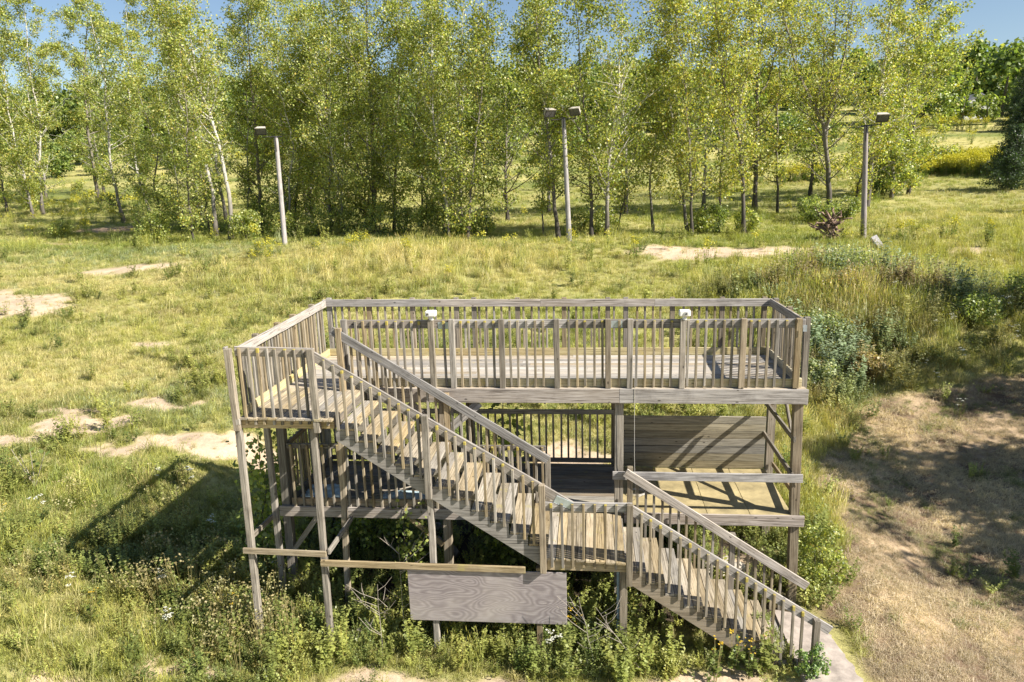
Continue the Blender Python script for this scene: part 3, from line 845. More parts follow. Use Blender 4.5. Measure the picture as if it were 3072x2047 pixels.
for i,(x,y,H,lab) in enumerate(SECOND):
    end = i>=14
    poplar('poplar_tree',(x,y,tz(x,y)),[(rng.normal(0,.2),H*.35),(rng.normal(0,.4),H*.7),(rng.normal(0,.6),H*.85)],.16,300+i,lab,'poplars in the line farther back',M_BARK_L if i%2 else M_BARK_D,
           nleaf=4200 if not end else 11000, leaf=.19, low=.08 if not end else .05, width=3.0 if not end else 3.2, top=H*.15, weights=(5,5,2.5,1.2,.3) if not end else (4,6,2,2.5,.6))
# shade trees beyond the right edge of the picture, whose shadows lie on the mown slope
for i,(x,y,H) in enumerate([(22.5,3.0,8.5),(25.5,6.5,9.5),(21.0,-.5,7.0),(30.5,11.0,12.0),(24.5,1.0,9.0),(34,9.0,12.5),(19.0,2.6,8.0),(27.5,10.0,11.0)]):
    poplar('shade_tree',(x,y,tz(x,y)),[(.2,H*.4),(-.1,H*.8)],.18,400+i,'leafy tree beyond the right edge that shades the mown slope','shade trees beyond the right edge',M_BARK_D,nleaf=7000,leaf=.2,low=.1,width=2.8,top=1.2)

# ---------------------------------------------------------------- bushes, conifers, distant wood
def clump_crown(seed, rx, rz, n, leaf, nclump=60, cols=(5,4,3,.6,.1), tint=(1,1,1), flat=.0, up=0.0):
    r=np.random.default_rng(seed)
    d=r.normal(0,1,(nclump,3)); d/=np.linalg.norm(d,axis=1)[:,None]
    rr=r.uniform(.55,1.0,(nclump,1)); C0=d*rr*np.array([rx,rx,rz]); C0[:,2]+=rz+up
    ci=r.integers(0,nclump,n); sg=.26*rx
    o=r.normal(0,1,(n,3)); o/=np.linalg.norm(o,axis=1)[:,None]+1e-6; o*=sg*r.uniform(.5,1.25,(n,1))
    C=C0[ci]+o; keep=C[:,2]>.02; C=C[keep]; o=o[keep]; ci=ci[keep]; n=len(C)
    Nn=o/sg+r.normal(0,.6,(n,3))+np.array([0,0,.4]); Nn/=np.linalg.norm(Nn,axis=1)[:,None]
    V,F=leaf_quads(C,Nn,leaf*r.uniform(.7,1.3,n),r,.8)
    cl=r.uniform(.8,1.2,nclump)[ci]
    return V,F,leaf_colors(n,r,cols,cl)*np.array(tint)
def crown_mesh(name,*a,**k):
    V,F,c=clump_crown(*a,**k); me=np_mesh(name,V,F,mats=[M_LEAF]); color_attr(me,c); return me
def bush(name,loc,rx,rz,n,leaf,seed,label,cat='bush',group=None,**k):
    root=empty(name,loc); tag(root,label,cat,group)
    r=np.random.default_rng(seed); ps=[]
    for i in range(7):
        e=r.normal(0,.45,3)*np.array([rx,rx,0])+np.array([0,0,rz*r.uniform(.9,1.6)])
        t=np.linspace(0,1,5)[:,None]; ps.append((e*t*np.array([[1,1,1]])+np.array([0,0,-.1])*(1-t)+r.normal(0,.02*rx,(5,3))*t,np.linspace(.03,.008,5)*max(.4,rx)))
    V,F=tubes(ps,5); link_mesh('stem',np_mesh('stem',V,F,True,[M_BARK_D]),M_BARK_D,root,Matrix.Translation(Vector(loc)))
    link_mesh('foliage',crown_mesh('foliage',seed,rx,rz,n,leaf,**k),M_LEAF,root,Matrix.Translation(Vector(loc)))
    return root
def at(x,y,dz=0): return (x,y,tz(x,y)+dz)
bush('shrub',at(30.8,55.5),1.9,2.6,7000,.15,501,'large dark green thicket right of the right light pole',cols=(2,1,6,.1,0),nclump=90,tint=(.6,.7,.75))
bush('shrub',at(20.6,40.5),1.3,.9,3800,.12,502,'dark bush around the dead root stump',cols=(4,3,5,.2,0))
bush('shrub',at(23.0,41.5),1.0,.8,2600,.12,503,'bush between the root stump and right light pole',cols=(4,3,5,.2,0))
bush('shrub',at(12.8,34.5),.9,.95,2600,.12,504,'dark bush behind the sandy strip between poplars',cols=(3,2,6,.2,0))
for i,(x_,y_,rx_,lab) in enumerate([(11.6,9.6,.65,'grey-green bush at the foot of the right bank'),(12.6,12.2,.85,'grey-green bush behind the deck\'s right corner'),(14.0,15.0,.9,'brownish seeding bush halfway up the right bank'),(15.2,18.6,1.25,'pale grey-green bush on top of the right bank'),(17.8,19.5,.9,'pale grey-green bush right of the bank top'),(17.5,13.0,.8,'shaded green bush on the right bank slope'),(20.5,15.0,1.0,'shaded bush near the right edge on the bank'),(13.2,10.2,.6,'small brownish bush low on the right bank')]):
    bush('shrub',at(x_,y_),rx_,rx_*.62,3000,.075,580+i,lab,group='bushes on the right bank',cols=(4,5,2,.8,.1),nclump=55,tint=(1.0,1.0,1.9) if 'grey' in lab else ((1.1,.78,1.4) if 'brown' in lab else (.9,.95,1.1)))
bush('shrub',at(47,84),3.0,1.1,3000,.25,505,'low brownish hedge at the far meadow edge',cols=(4,3,3,1,.6))
bush('shrub',at(-2.0,36.5),1.0,.7,2200,.12,506,'low bush at the foot of the middle poplars',cols=(4,4,3,.3,0))
bush('shrub',at(-17.2,34.5),1.1,1.0,3200,.12,507,'leafy bush right below the leaning white poplars',cols=(3,6,1,1,.2))
bush('shrub',at(-34.5,40.0),.9,.6,1500,.12,508,'bright green bush beside the sandy bank',cols=(3,7,1,2,.2))

for i,(x_,y_,rx_,lab) in enumerate([(-23.6,34.8,1.0,'sucker shrub at the foot of the leaning white poplars'),(-25.5,37.5,1.2,'leafy sucker shrub left of the leaning white pair'),(-15.2,36.0,.9,'sucker shrub just behind the left light pole'),(-13.0,36.6,1.0,'sucker shrub at the mound, left of the thick trunk'),
 (-10.8,36.6,.9,'sucker shrub before the thickest poplar trunk'),(-8.6,35.8,1.0,'sucker shrub right of the thickest poplar trunk'),(-6.9,36.3,.9,'sucker shrub before the slender dark poplar'),(-4.9,34.6,1.0,'sucker shrub left of the middle poplar pair'),(-3.0,33.4,.8,'sucker shrub round the middle poplar pair'),
 (-28.5,42,1.3,'sucker shrub beside the end of the sandy track'),(4.6,33.4,.8,'sucker shrub beside the twin-lamp pole'),(6.2,33.2,.8,'sucker shrub below the crooked pale poplar'),(11.9,33.6,.8,'sucker shrub below the poplars by the sandy strip'),(14.6,33.6,.8,'sucker shrub at the forked dark poplar'),(-18.6,40,1.2,'sucker shrub behind the left floodlight pole base')]):
    bush('shrub',at(x_,y_),rx_,rx_*1.05,1500,.12,540+i,lab,group='sucker shrubs along the poplar row',cols=(4,6,2,1.5,.3),nclump=60)

def conifer(name,loc,H,R,seed,label):
    r=np.random.default_rng(seed); root=empty(name,loc); tag(root,label,'conifer','dark conifers at the right edge')
    paths=[(np.array([(0,0,-.2),(0,0,H*.5),(0,0,H)]),np.array([.16,.1,.02])*H/7)]
    C=[];Nn=[];S=[]
    nb=int(26*H)
    for k in range(nb):
        f=(k+r.uniform())/nb; z=.25+f*(H-.3); Lb=R*(1-f)**.85*r.uniform(.65,1.15)+.08; az=r.uniform(0,2*np.pi)
        t=np.linspace(0,1,5); tip_=r.uniform(-.25,.35); P=np.stack([np.cos(az)*Lb*t,np.sin(az)*Lb*t,z+Lb*(tip_*t-.35*t**2+.30*t**4)],1)
        paths.append((P,np.linspace(.02,.004,5)))
        m=int(14+60*Lb)
        tt=r.uniform(.15,1,m); c=np.stack([np.interp(tt,t,P[:,i]) for i in range(3)],1)
        sd=np.array([-np.sin(az),np.cos(az),0]); w=r.normal(0,.16,m)*Lb*(1.1-tt)+r.normal(0,.04,m)
        c=c+sd*w[:,None]+r.normal(0,1,(m,3))*np.array([.06,.06,.13]); C.append(c); n=r.normal(0,.8,(m,3)); n[:,2]+=.7; Nn.append(n); S.append(np.full(m,.17))
    C=np.concatenate(C);Nn=np.concatenate(Nn);Nn/=np.linalg.norm(Nn,axis=1)[:,None];S=np.concatenate(S)*r.uniform(.6,1.3,len(C))
    V,F=tubes(paths,4); link_mesh('trunk',np_mesh('trunk',V,F,True,[M_BARK_D]),M_BARK_D,root,Matrix.Translation(Vector(loc)))
    V,F=leaf_quads(C,Nn,S,r,.45); me=np_mesh('crown',V,F,mats=[M_LEAF])
    c=np.array([.055,.09,.04])*r.uniform(.7,1.5,(len(C),1)); color_attr(me,np.repeat(c,4,0))
    link_mesh('crown',me,M_LEAF,root,Matrix.Translation(Vector(loc)))
conifer('conifer_tree',at(42.3,57.5),5.4,3.3,601,'dark spreading conifer cut by the right edge of the picture')
conifer('conifer_tree',at(49.6,70),8.5,3.3,602,'taller dark conifer behind the one at the right edge')
conifer('conifer_tree',at(79,125),11,4.5,603,'dark flat-topped pine beside the far house')
conifer('conifer_tree',at(42.5,40.5),8.0,3.0,604,'conifer beyond the right edge shading the far meadow')
conifer('conifer_tree',at(47,42.5),9.0,3.2,605,'taller conifer farther beyond the right edge')

# hillside trees at the right, each one its own
protos=[crown_mesh('crown',700+i,4.2,4.6,1700,.75,nclump=46,cols=(5,3,6,.4,.1),tint=(.85,.92,.95),up=1.5) for i in range(4)]
protos_l=[crown_mesh('crown',710+i,3.6,3.8,1500,.7,nclump=40,cols=(4,6,2,1.5,.2),tint=(.8,.88,.85),up=1.2) for i in range(2)]
tV,tF=tubes([(np.array([(0,0,-1),(0,0,2.5),(.3,.1,6)]),np.array([.35,.25,.1]))],6); far_trunk=np_mesh('trunk',tV,tF,True,[M_BARK_D])
HILL=[(66,140,.95,4,'yellow-green tree left of the far house'),(72,146,1.25,0,'round tree behind the left end of the far house'),(60,132,.8,5,'small light tree at the left foot of the hillside'),(93,158,1.35,1,'big round tree directly above the far house'),
 (99,166,1.4,2,'tall hillside tree right of the far house gable'),(104,158,1.1,3,'hillside tree near the right edge, lower one'),(110,168,1.4,0,'hillside tree cut by the right edge of the picture'),(82,170,1.3,2,'tree on the skyline above the house roof'),
 (90,184,1.4,3,'skyline tree at the top of the right hillside'),(102,188,1.5,1,'tallest skyline tree on the right hillside'),(114,190,1.4,2,'skyline tree nearest the right edge'),(74,166,1.2,1,'hillside tree touching the right poplar crowns'),(97,150,.85,4,'lighter small tree right below the far house gable'),(81.5,141,.62,5,'low light shrub tree in front of the far house'),(76.5,140,.85,4,'light tree covering the left of the far house'),(89,144,.6,0,'small dark tree in front of the gable, right side'),(70,134,.7,5,'light shrub tree at the far meadow edge')]
for i,(x,y,s,k,lab) in enumerate(HILL):
    root=empty('hillside_tree',at(x,y)); tag(root,lab,'tree','trees on the right hillside')
    for nm,me in (('trunk',far_trunk),('crown',(protos+protos_l)[k])):
        o=bpy.data.objects.new(nm,me); COL.objects.link(o); o.parent=root; o.scale=(s,s,s*1.05); o.rotation_euler=(0,0,i*1.7)

# instancing of prototypes on prepared points
def gn_instancer(name):
    ng=bpy.data.node_groups.new(name,'GeometryNodeTree')
    ng.interface.new_socket('Geometry',in_out='INPUT',socket_type='NodeSocketGeometry')
    ng.interface.new_socket('Geometry',in_out='OUTPUT',socket_type='NodeSocketGeometry')
    return ng
def scatter(name, pts, rotz, tilt, scl, idx, protos_, label, cat, cols=None):
    """one mass of plants: the prototypes instanced on points"""
    me=bpy.data.meshes.new(name); n=len(pts)
    me.vertices.add(n); me.vertices.foreach_set('co',np.asarray(pts,np.float32).ravel())
    a=me.attributes.new('rot','FLOAT_VECTOR','POINT'); a.data.foreach_set('vector',np.stack([tilt[:,0],tilt[:,1],rotz],1).astype(np.float32).ravel())
    a=me.attributes.new('scl','FLOAT_VECTOR','POINT'); a.data.foreach_set('vector',np.asarray(scl,np.float32).ravel())
    a=me.attributes.new('pidx','INT','POINT'); a.data.foreach_set('value',np.asarray(idx,np.int32))
    if cols is None: cols=np.ones((n,3))
    a=me.attributes.new('gcol','FLOAT_COLOR','POINT'); c=np.ones((n,4),np.float32); c[:,:3]=cols; a.data.foreach_set('color',c.ravel())
    pc=bpy.data.collections.new(name+'_kinds')
    for i,pm in enumerate(protos_):
        po=bpy.data.objects.new('%s_kind_%02d'%(name,i),pm); pc.objects.link(po)
    ng=gn_instancer(name); nd=ng.nodes
    gi=nd.new('NodeGroupInput'); go=nd.new('NodeGroupOutput'); ci=nd.new('GeometryNodeCollectionInfo')
    ci.inputs['Collection'].default_value=pc; ci.inputs['Separate Children'].default_value=True; ci.inputs['Reset Children'].default_value=True
    ip=nd.new('GeometryNodeInstanceOnPoints'); ip.inputs['Pick Instance'].default_value=True
    def na(nm,t):
        q=nd.new('GeometryNodeInputNamedAttribute'); q.data_type=t; q.inputs['Name'].default_value=nm
        return next(o for o in q.outputs if o.enabled and o.name=='Attribute')
    er=nd.new('FunctionNodeEulerToRotation')
    ng.links.new(na('rot','FLOAT_VECTOR'),er.inputs[0]); ng.links.new(er.outputs[0],ip.inputs['Rotation'])
    ng.links.new(na('scl','FLOAT_VECTOR'),ip.inputs['Scale']); ng.links.new(na('pidx','INT'),ip.inputs['Instance Index'])
    ng.links.new(gi.outputs[0],ip.inputs['Points']); ng.links.new(ci.outputs[0],ip.inputs['Instance']); ng.links.new(ip.outputs[0],go.inputs[0])
    o=bpy.data.objects.new(name,me); COL.objects.link(o)
    md=o.modifiers.new('scatter','NODES'); md.node_group=ng
    tag(o,label,cat,None,'stuff')
    return o
# wood on the far hill
r=np.random.default_rng(5)
n=900
yy=r.uniform(150,330,n); xx=r.uniform(-1.15,.95,n)*(yy+20)
keep=~((xx>50)&(yy<192)&(xx<125)); keep&=fbm(xx/40,yy/40,66)>.2
xx,yy=xx[keep],yy[keep]; zz=terrain(xx,yy); n=len(xx)
s=r.uniform(.8,1.45,n)
scatter('woodland',np.stack([xx,yy,zz-.5],1),r.uniform(0,6.28,n),np.zeros((n,2)),np.stack([s,s,s*r.uniform(.9,1.15,n)],1),r.integers(0,6,n),protos+protos_l,'distant green wood covering the hill behind the poplars','woodland')
# scrub line nearer, seen between the trunks
n=150
yy=r.uniform(100,150,n); xx=r.uniform(-1.1,.35,n)*(yy+15); zz=terrain(xx,yy); s=r.uniform(.35,.7,n)
scatter('scrub',np.stack([xx,yy,zz-.4],1),r.uniform(0,6.28,n),np.zeros((n,2)),np.stack([s,s,s*.8],1),r.integers(0,6,n),protos+protos_l,'low scrub at the far edge of the meadow behind the poplars','scrub')

# far house with a pale gable
hx,hy=84.3,150.0; hz=tz(hx,hy)
hs=empty('gabled_house',(hx,hy,hz)); tag(hs,'pale gabled house half hidden among trees on the right hillside','house')
M_SIDING=plain('pale_siding',(.62,.62,.60),.7,0,3,.08); M_ROOF=plain('grey_shingle_roof',(.22,.22,.25),.85,0,5,.2); M_PANE=plain('dark_pane',(.04,.05,.06),.15)
def prism(name,P,y0,y1,mat,parent):
    n=len(P); V=[(p[0],y0,p[1]) for p in P]+[(p[0],y1,p[1]) for p in P]
    F=[tuple(range(n)),tuple(range(2*n-1,n-1,-1))]+[(i,i+n,(i+1)%n+n,(i+1)%n) for i in range(n)]
    return link_mesh(name,np_mesh(name,np.array(V,float),F,mats=[mat]),mat,parent,Matrix.Translation(wloc(parent)))
zr=16.9-hz; ze=15.2-hz
prism('wall',[(-2.6,-1),(2.6,-1),(2.6,ze),(0,zr-.15),(-2.6,ze)],0,9,M_SIDING,hs)
prism('roof',[(-3.0,ze-.25),(0,zr-.14),(0,zr+.12),(-3.0,ze+.01)],-.4,9.4,M_ROOF,hs)
prism('roof',[(0,zr-.14),(3.0,ze-.25),(3.0,ze+.01),(0,zr+.12)],-.4,9.4,M_ROOF,hs)
for wx,wz in ((-1.1,1.4),(1.1,1.4)):
    prism('window',[(wx-.5,wz-.6),(wx+.5,wz-.6),(wx+.5,wz+.6),(wx-.5,wz+.6)],-.06 if wx>-3 else .94,-.003 if wx>-3 else .997,M_PANE,hs)

# ---------------------------------------------------------------- floodlight poles
def flood(parent,c,yawd,tilt=32,w=.60,h=.42,d=.30):
    """box floodlight with hood, lens and yoke"""
    rot=Matrix.Rotation(math.radians(yawd),4,'Z')@Matrix.Rotation(math.radians(tilt),4,'X')
    mw=Matrix.Translation(Vector(c))@rot
    # housing: front (towards -y) wider than the back
    f=-d/2; bk=d/2
    V=[(-w/2,f,-h/2),(w/2,f,-h/2),(w/2,f,h/2),(-w/2,f,h/2),(-w*.38,bk,-h*.36),(w*.38,bk,-h*.36),(w*.38,bk,h*.36),(-w*.38,bk,h*.36)]
    F=[(4,7,6,5),(0,4,5,1),(1,5,6,2),(2,6,7,3),(3,7,4,0),(0,1,2,3)]
    o=link_mesh('lamp_housing',np_mesh('lamp_housing',np.array(V),F,mats=[M_LAMP]),M_LAMP,parent,mw)
    def bx(nm,a,b,mat):
        a=np.array(a);b=np.array(b); P=np.array([[ (a,b)[i][0],(a,b)[j][1],(a,b)[k][2]] for i in (0,1) for j in (0,1) for k in (0,1)])
        Fq=[(0,1,3,2),(4,6,7,5),(0,4,5,1),(2,3,7,6),(0,2,6,4),(1,5,7,3)]
        q=bpy.data.objects.new(nm,np_mesh(nm,P,Fq,mats=[mat])); COL.objects.link(q); q.parent=o; return q
    bx('lens',(-w/2+.04,f-.012,-h/2+.04),(w/2-.04,f-.002,h/2-.04),M_LENS)
    bx('rim',(-w/2-.012,f-.03,-h/2-.012),(w/2+.012,f-.001,-h/2+.035),M_DARKMETAL)
    bx('rim',(-w/2-.012,f-.03,h/2-.03),(w/2+.012,f-.001,h/2+.012),M_LAMP)
    bx('rim',(-w/2-.012,f-.03,-h/2+.036),(-w/2+.03,f-.001,h/2-.031),M_DARKMETAL)
    bx('rim',(w/2-.03,f-.03,-h/2+.036),(w/2+.012,f-.001,h/2-.031),M_DARKMETAL)
    return o
def light_pole(base,top,label,arm,lamps):
    root=empty('light_pole',base); tag(root,label,'light pole','floodlight poles along the ridge')
    b=Vector(base); t=Vector(top); L_=(t-b).length
    P=np.array([tuple(b+(t-b)*f) for f in np.linspace(-.08,1,9)]); V,F=tubes([(P-np.array(b),np.linspace(.155,.115,9))],12)
    # local x runs along the pole so the timber grain follows it
    z=(t-b).normalized(); q=z.to_track_quat('X','Y'); qm=q.to_matrix().to_4x4(); inv=np.array(q.to_matrix().transposed())
    V2=V@inv.T
    link_mesh('pole',np_mesh('pole',V2,F,True,[M_POLE]),M_POLE,root,Matrix.Translation(b)@qm)
    capV,capF=tubes([(np.array([(0,0,-.04),(0,0,.03),(0,0,.05)]),np.array([.125,.12,.0]))],12); link_mesh('cap',np_mesh('cap',capV,capF,True,[M_DARKMETAL]),M_DARKMETAL,root,Matrix.Translation(t))
    V,F=tubes([(np.array([arm[0],arm[1]])-np.array(b),np.array([.028,.028]))],8); link_mesh('cross_arm',np_mesh('cross_arm',V,F,True,[M_DARKMETAL]),M_DARKMETAL,root,Matrix.Translation(b))
    for c,yw in lamps:
        flood(root,c,yw)
        V,F=tubes([(np.array([(c[0],c[1],c[2]-.2),(c[0],c[1]+.02,arm[0][2])])-np.array(b),np.array([.025,.025]))],6); link_mesh('bracket',np_mesh('bracket',V,F,True,[M_DARKMETAL]),M_DARKMETAL,root,Matrix.Translation(b))
    # dark conduit strapped below the top
    P=np.array([(0,-.125,0),(0,-.125,-.8)])+np.array(t-b); V,F=tubes([(P,np.array([.03,.03]))],6); link_mesh('conduit',np_mesh('conduit',V,F,True,[M_DARKMETAL]),M_DARKMETAL,root,Matrix.Translation(b))
light_pole((-12.9,30.5,-.30),(-12.80,30.5,5.93),'weathered timber light pole with one floodlight on its left arm',((-13.6,30.45,5.96),(-12.4,30.45,5.96)),[((-13.55,30.3,6.34),10)])
light_pole((4.10,30.7,-.45),(3.84,30.7,6.42),'timber light pole carrying two floodlights turned apart',((3.15,30.65,6.33),(4.55,30.65,6.36)),[((3.07,30.5,6.76),28),((4.52,30.5,6.78),-24)])
light_pole((20.0,29.7,-.48),(19.68,29.7,5.40),'timber light pole at the right with one floodlight on its right arm',((19.2,29.65,5.33),(20.4,29.65,5.44)),[((20.37,29.5,5.82),-4)])

# ---------------------------------------------------------------- things on and around the platform
def box_mesh(name,a,b,mats,c=.01):
    me=chamfer_box(b[0]-a[0],b[1]-a[1],b[2]-a[2],c).copy(); me.name=name; me.materials.clear()
    for m in mats: me.materials.append(m)
    return me
def camera_box(x,z,lens_dx,label):
    root=empty('white_box_camera',(x,.0,z)); tag(root,label,'camera','white box cameras on the front rail')
    b=Vector((x,.0,z))
    link_mesh('housing',box_mesh('housing',(0,0,0),(.17,.13,.095),[M_WHITE],.014),M_WHITE,root,Matrix.Translation(b+Vector((-.085,0,.105))))
    V,F=tubes([(np.array([(0,0,0),(0,0,.045),(0,0,.058)]),np.array([.034,.03,.022]))],14)
    link_mesh('mount',np_mesh('mount',V,F,True,[M_WHITE]),M_WHITE,root,Matrix.Translation(b))
    V,F=tubes([(np.array([(0,0,0),(0,-.012,0)]),np.array([.036,.033])),(np.array([(0,-.012,0),(0,-.0125,0)]),np.array([.033,.0]))],18)
    link_mesh('lens_ring',np_mesh('lens_ring',V,F,True,[plain('pale_ring',(.45,.45,.44),.4)]),None,root,Matrix.Translation(b+Vector((lens_dx,-.0645,.103))))
    V,F=tubes([(np.array([(0,0,0),(0,-.004,0)]),np.array([.014,.014])),(np.array([(0,-.004,0),(0,-.0045,0)]),np.array([.014,.0]))],14)
    link_mesh('lens',np_mesh('lens',V,F,True,[M_BLACK]),M_BLACK,root,Matrix.Translation(b+Vector((lens_dx,-.077,.103))))
camera_box(2.60,1.142,-.045,'white box camera with dark lens on the left front rail post')
camera_box(6.60,1.115,.015,'white box camera with dark lens on the right front rail post')

def wire(name,pts,rad,mat,label,cat,sides=6):
    P=np.array(pts,float); b=P[0].copy(); V,F=tubes([(P-b,np.full(len(P),rad))],sides)
    o=link_mesh(name,np_mesh(name,V,F,True,[mat]),mat,None,Matrix.Translation(Vector(b))); tag(o,label,cat); return o
M_CABLE=plain('grey_cable',(.50,.48,.45),.6)
cab=[(5.845,-.045,.55),(5.845,-.045,0),(5.845,-.045,-.5),(5.85,-.045,-1.1),(5.86,-.03,-1.42)]
wire('hanging_cable',cab+[(5.9,.25,-2.0),(5.92,.5,-2.14)]+[(5.95+.16*math.cos(a),.75+.13*math.sin(a),-2.155+.002*a) for a in np.linspace(0,20,60)],.0035,M_CABLE,'thin grey cable hanging from the deck to a coil on the lower floor','cable')
wire('conduit_pipe',[(5.545,-1.33,-2.38),(5.545,-1.33,-3.95)],.026,M_PIPE,'blue-grey plastic conduit pipe beside the post below the turning landing','pipe',10)

def rock(loc,s,seed,label,group,mat=M_STONE):
    r=np.random.default_rng(seed); n=42
    i=np.arange(n)+.5; ph=np.arccos(1-2*i/n); th=np.pi*(1+5**.5)*i
    P=np.stack([np.cos(th)*np.sin(ph),np.sin(th)*np.sin(ph),np.cos(ph)],1)
    d=np.sign(r.normal(size=(9,3)))*r.uniform(.2,1,(9,3)); d/=np.linalg.norm(d,axis=1)[:,None]
    for k in d:
        h=P@k; lim=r.uniform(.55,.85); P=P-np.maximum(0,h-lim)[:,None]*k
    P=P*np.array([1,r.uniform(.6,.9),r.uniform(.45,.7)])*s
    import bmesh
    bm=bmesh.new(); vs_=[bm.verts.new(p) for p in P]; bmesh.ops.convex_hull(bm,input=vs_); me=bpy.data.meshes.new('rock'); bm.to_mesh(me); bm.free(); me.materials.append(mat)
    o=link_mesh('rubble_stone',me,mat,None,Matrix.Translation(Vector(loc))@Matrix.Rotation(r.uniform(0,6.28),4,'Z')); tag(o,label,'stone',group); return o
r=np.random.default_rng(9)
for i in range(13):
    x_=1.55+r.normal(0,.22); y_=-.95+r.normal(0,.16); rock((x_,y_,tz(x_,y_)+.05+.05*(i%3)),r.uniform(.07,.15),800+i,'pale rubble stone in the heap between the two left-hand front posts','rubble heap under the stair')
for i in range(9):
    x_=7.55+r.normal(0,.3); y_=1.0+r.normal(0,.3); rock((x_,y_,tz(x_,y_)+.06),r.uniform(.10,.24),830+i,'pale stone seen through the lower stair balusters','stones behind the lower stair')
for i in range(7):
    x_=2.2+r.normal(0,.5); y_=1.2+r.normal(0,.4); rock((x_,y_,tz(x_,y_)+.08),r.uniform(.12,.22),850+i,'grey stone lying in the shade under the lower deck','stones under the lower deck',M_CONC)

# slab path at the foot of the stair
sl=[]
for (ax,ay),(bx_,by_) in zip([(8.15,-4.2),(8.95,-4.2),(8.98,-2.4),(8.95,-1.5),(8.86,-.8),(8.6,-.3),(8.15,-.15)],[(8.95,-4.2),(8.98,-2.4),(8.95,-1.5),(8.86,-.8),(8.6,-.3),(8.15,-.15),(8.15,-4.2)]):
    m=max(1,int(math.hypot(bx_-ax,by_-ay)/.07))
    for i in range(m): sl.append((ax+(bx_-ax)*i/m+(random.gauss(0,.018) if ax>8.2 else 0),ay+(by_-ay)*i/m+random.gauss(0,.012)))
sl=np.array(sl)
z0=max(tz(*p) for p in sl)+.02
V=[(p[0],p[1],z0) for p in sl]+[(p[0],p[1],z0-.25) for p in sl]; n=len(sl)
F=[tuple(range(n))]+[(i,i+n,(i+1)%n+n,(i+1)%n) for i in range(n)]
o=link_mesh('concrete_path',np_mesh('concrete_path',np.array(V),F,mats=[M_CONC]),M_CONC); o['kind']='structure'; o['label']='worn concrete path at the foot of the stair'

# dead root stump and bleached timber on the ridge
def root_stump(loc):
    r=np.random.default_rng(77); ps=[]
    ps.append((np.array([(.1,0,-.2),(.05,0,.5),(-.05,.05,1.1),(-.3,.05,1.6)]),np.array([.2,.15,.1,.04])))
    for k in range(34):
        a=r.uniform(0,6.28); l=r.uniform(.4,1.2); t=np.linspace(0,1,6)[:,None]; z=r.uniform(.1,1.0)
        P=np.array([[0,0,z]])+t*np.array([[math.cos(a)*l,math.sin(a)*l*.7,r.uniform(-.4,.8)]])+r.normal(0,.07,(6,3))
        ps.append((P,np.linspace(.075,.012,6)))
    V,F=tubes(ps,7); o=link_mesh('root_stump',np_mesh('root_stump',V+r.normal(0,.02,V.shape),F,True,[M_ROOT]),M_ROOT,None,Matrix.Translation(Vector(loc))); tag(o,'upturned reddish dead root stump at the end of the sandy strip','stump')
root_stump(at(18.1,29.2))
bl=at(19.6,26.8); o=board('timber_block',(bl[0]-.16,bl[1]+.1,bl[2]+.55),(bl[0]+.22,bl[1]-.25,bl[2]-.1),.30,.24,M_TIMBERGREY,None,(1,0,0)); tag(o,'bleached grey timber block leaning in the grass near the right light pole','timber block')

# clutter on the lower deck
def crumple(loc,sx,sy,seed,label):
    r=np.random.default_rng(seed); n=16; u,v=np.meshgrid(np.linspace(-1,1,n),np.linspace(-1,1,n))
    z=.10*fbm(u*2.5+seed,v*2.5,seed)*(1-.5*(u**2+v**2)/2)+r.uniform(0,.012,(n,n)); P=np.stack([u*sx+r.normal(0,.015,(n,n)),v*sy+r.normal(0,.015,(n,n)),z],-1).reshape(-1,3)
    i=np.arange(n*n).reshape(n,n); F=np.stack([i[:-1,:-1].ravel(),i[:-1,1:].ravel(),i[1:,1:].ravel(),i[1:,:-1].ravel()],1)
    o=link_mesh('crumpled_tarpaulin',np_mesh('crumpled_tarpaulin',P,F,False,[M_TARP]),M_TARP,None,Matrix.Translation(Vector(loc))); tag(o,label,'tarpaulin')
crumple((.35,.55,-2.165),.36,.28,3,'crumpled blue-grey tarpaulin in the left corner of the lower deck')
crumple((2.0,.42,-2.165),.55,.22,5,'crumpled blue-grey tarpaulin on the lower deck behind the stair')
for i,(a,b_,lab) in enumerate([((.1,.6,-2.14),(.75,.75,-1.62),'pale broom stick leaning in the lower deck\'s left corner'),((1.2,.35,-2.14),(2.0,.7,-2.05),'pale stick lying on the lower deck floor')]):
    wire('loose_stick',[a,lerp(a,b_,.5),b_],.013,M_TWIG,lab,'stick')

# bleached saplings
def sapling(loc,H,seed,label,lean=(0,0)):
    r=np.random.default_rng(seed); t=np.linspace(0,1,8)[:,None]
    st=np.concatenate([lean[0]*t,lean[1]*t,H*t],1)+r.normal(0,.012,(8,3))*t; ps=[(st,np.linspace(.0065,.0022,8))]
    for k in range(9):
        f=r.uniform(.3,.95); p=np.array([np.interp(f,t[:,0],st[:,i]) for i in range(3)]); a=r.choice([0,np.pi])+r.normal(0,.5); l=H*r.uniform(.16,.36)
        e=p+np.array([math.cos(a)*l,math.sin(a)*l*.6,l*r.uniform(.5,1.1)]); ps.append((np.array([p,(p+e)/2+r.normal(0,.02,3)-np.array([0,0,.02]),e]),np.array([.004,.0035,.002])))
        if r.uniform()<.6:
            e2=(p+e)/2+np.array([r.normal(0,.12),r.normal(0,.1),.16]); ps.append((np.array([(p+e)/2,e2]),np.array([.004,.002])))
    V,F=tubes(ps,5); o=link_mesh('bare_sapling',np_mesh('bare_sapling',V,F,True,[M_TWIG]),M_TWIG,None,Matrix.Translation(Vector(loc))); tag(o,label,'sapling')
sapling((1.95,-1.75,-3.87),1.35,31,'bare bleached sapling just left of the plywood sheet')
sapling((2.15,-1.2,-3.87),1.7,33,'thin bare stalk rising behind the left end of the plywood')
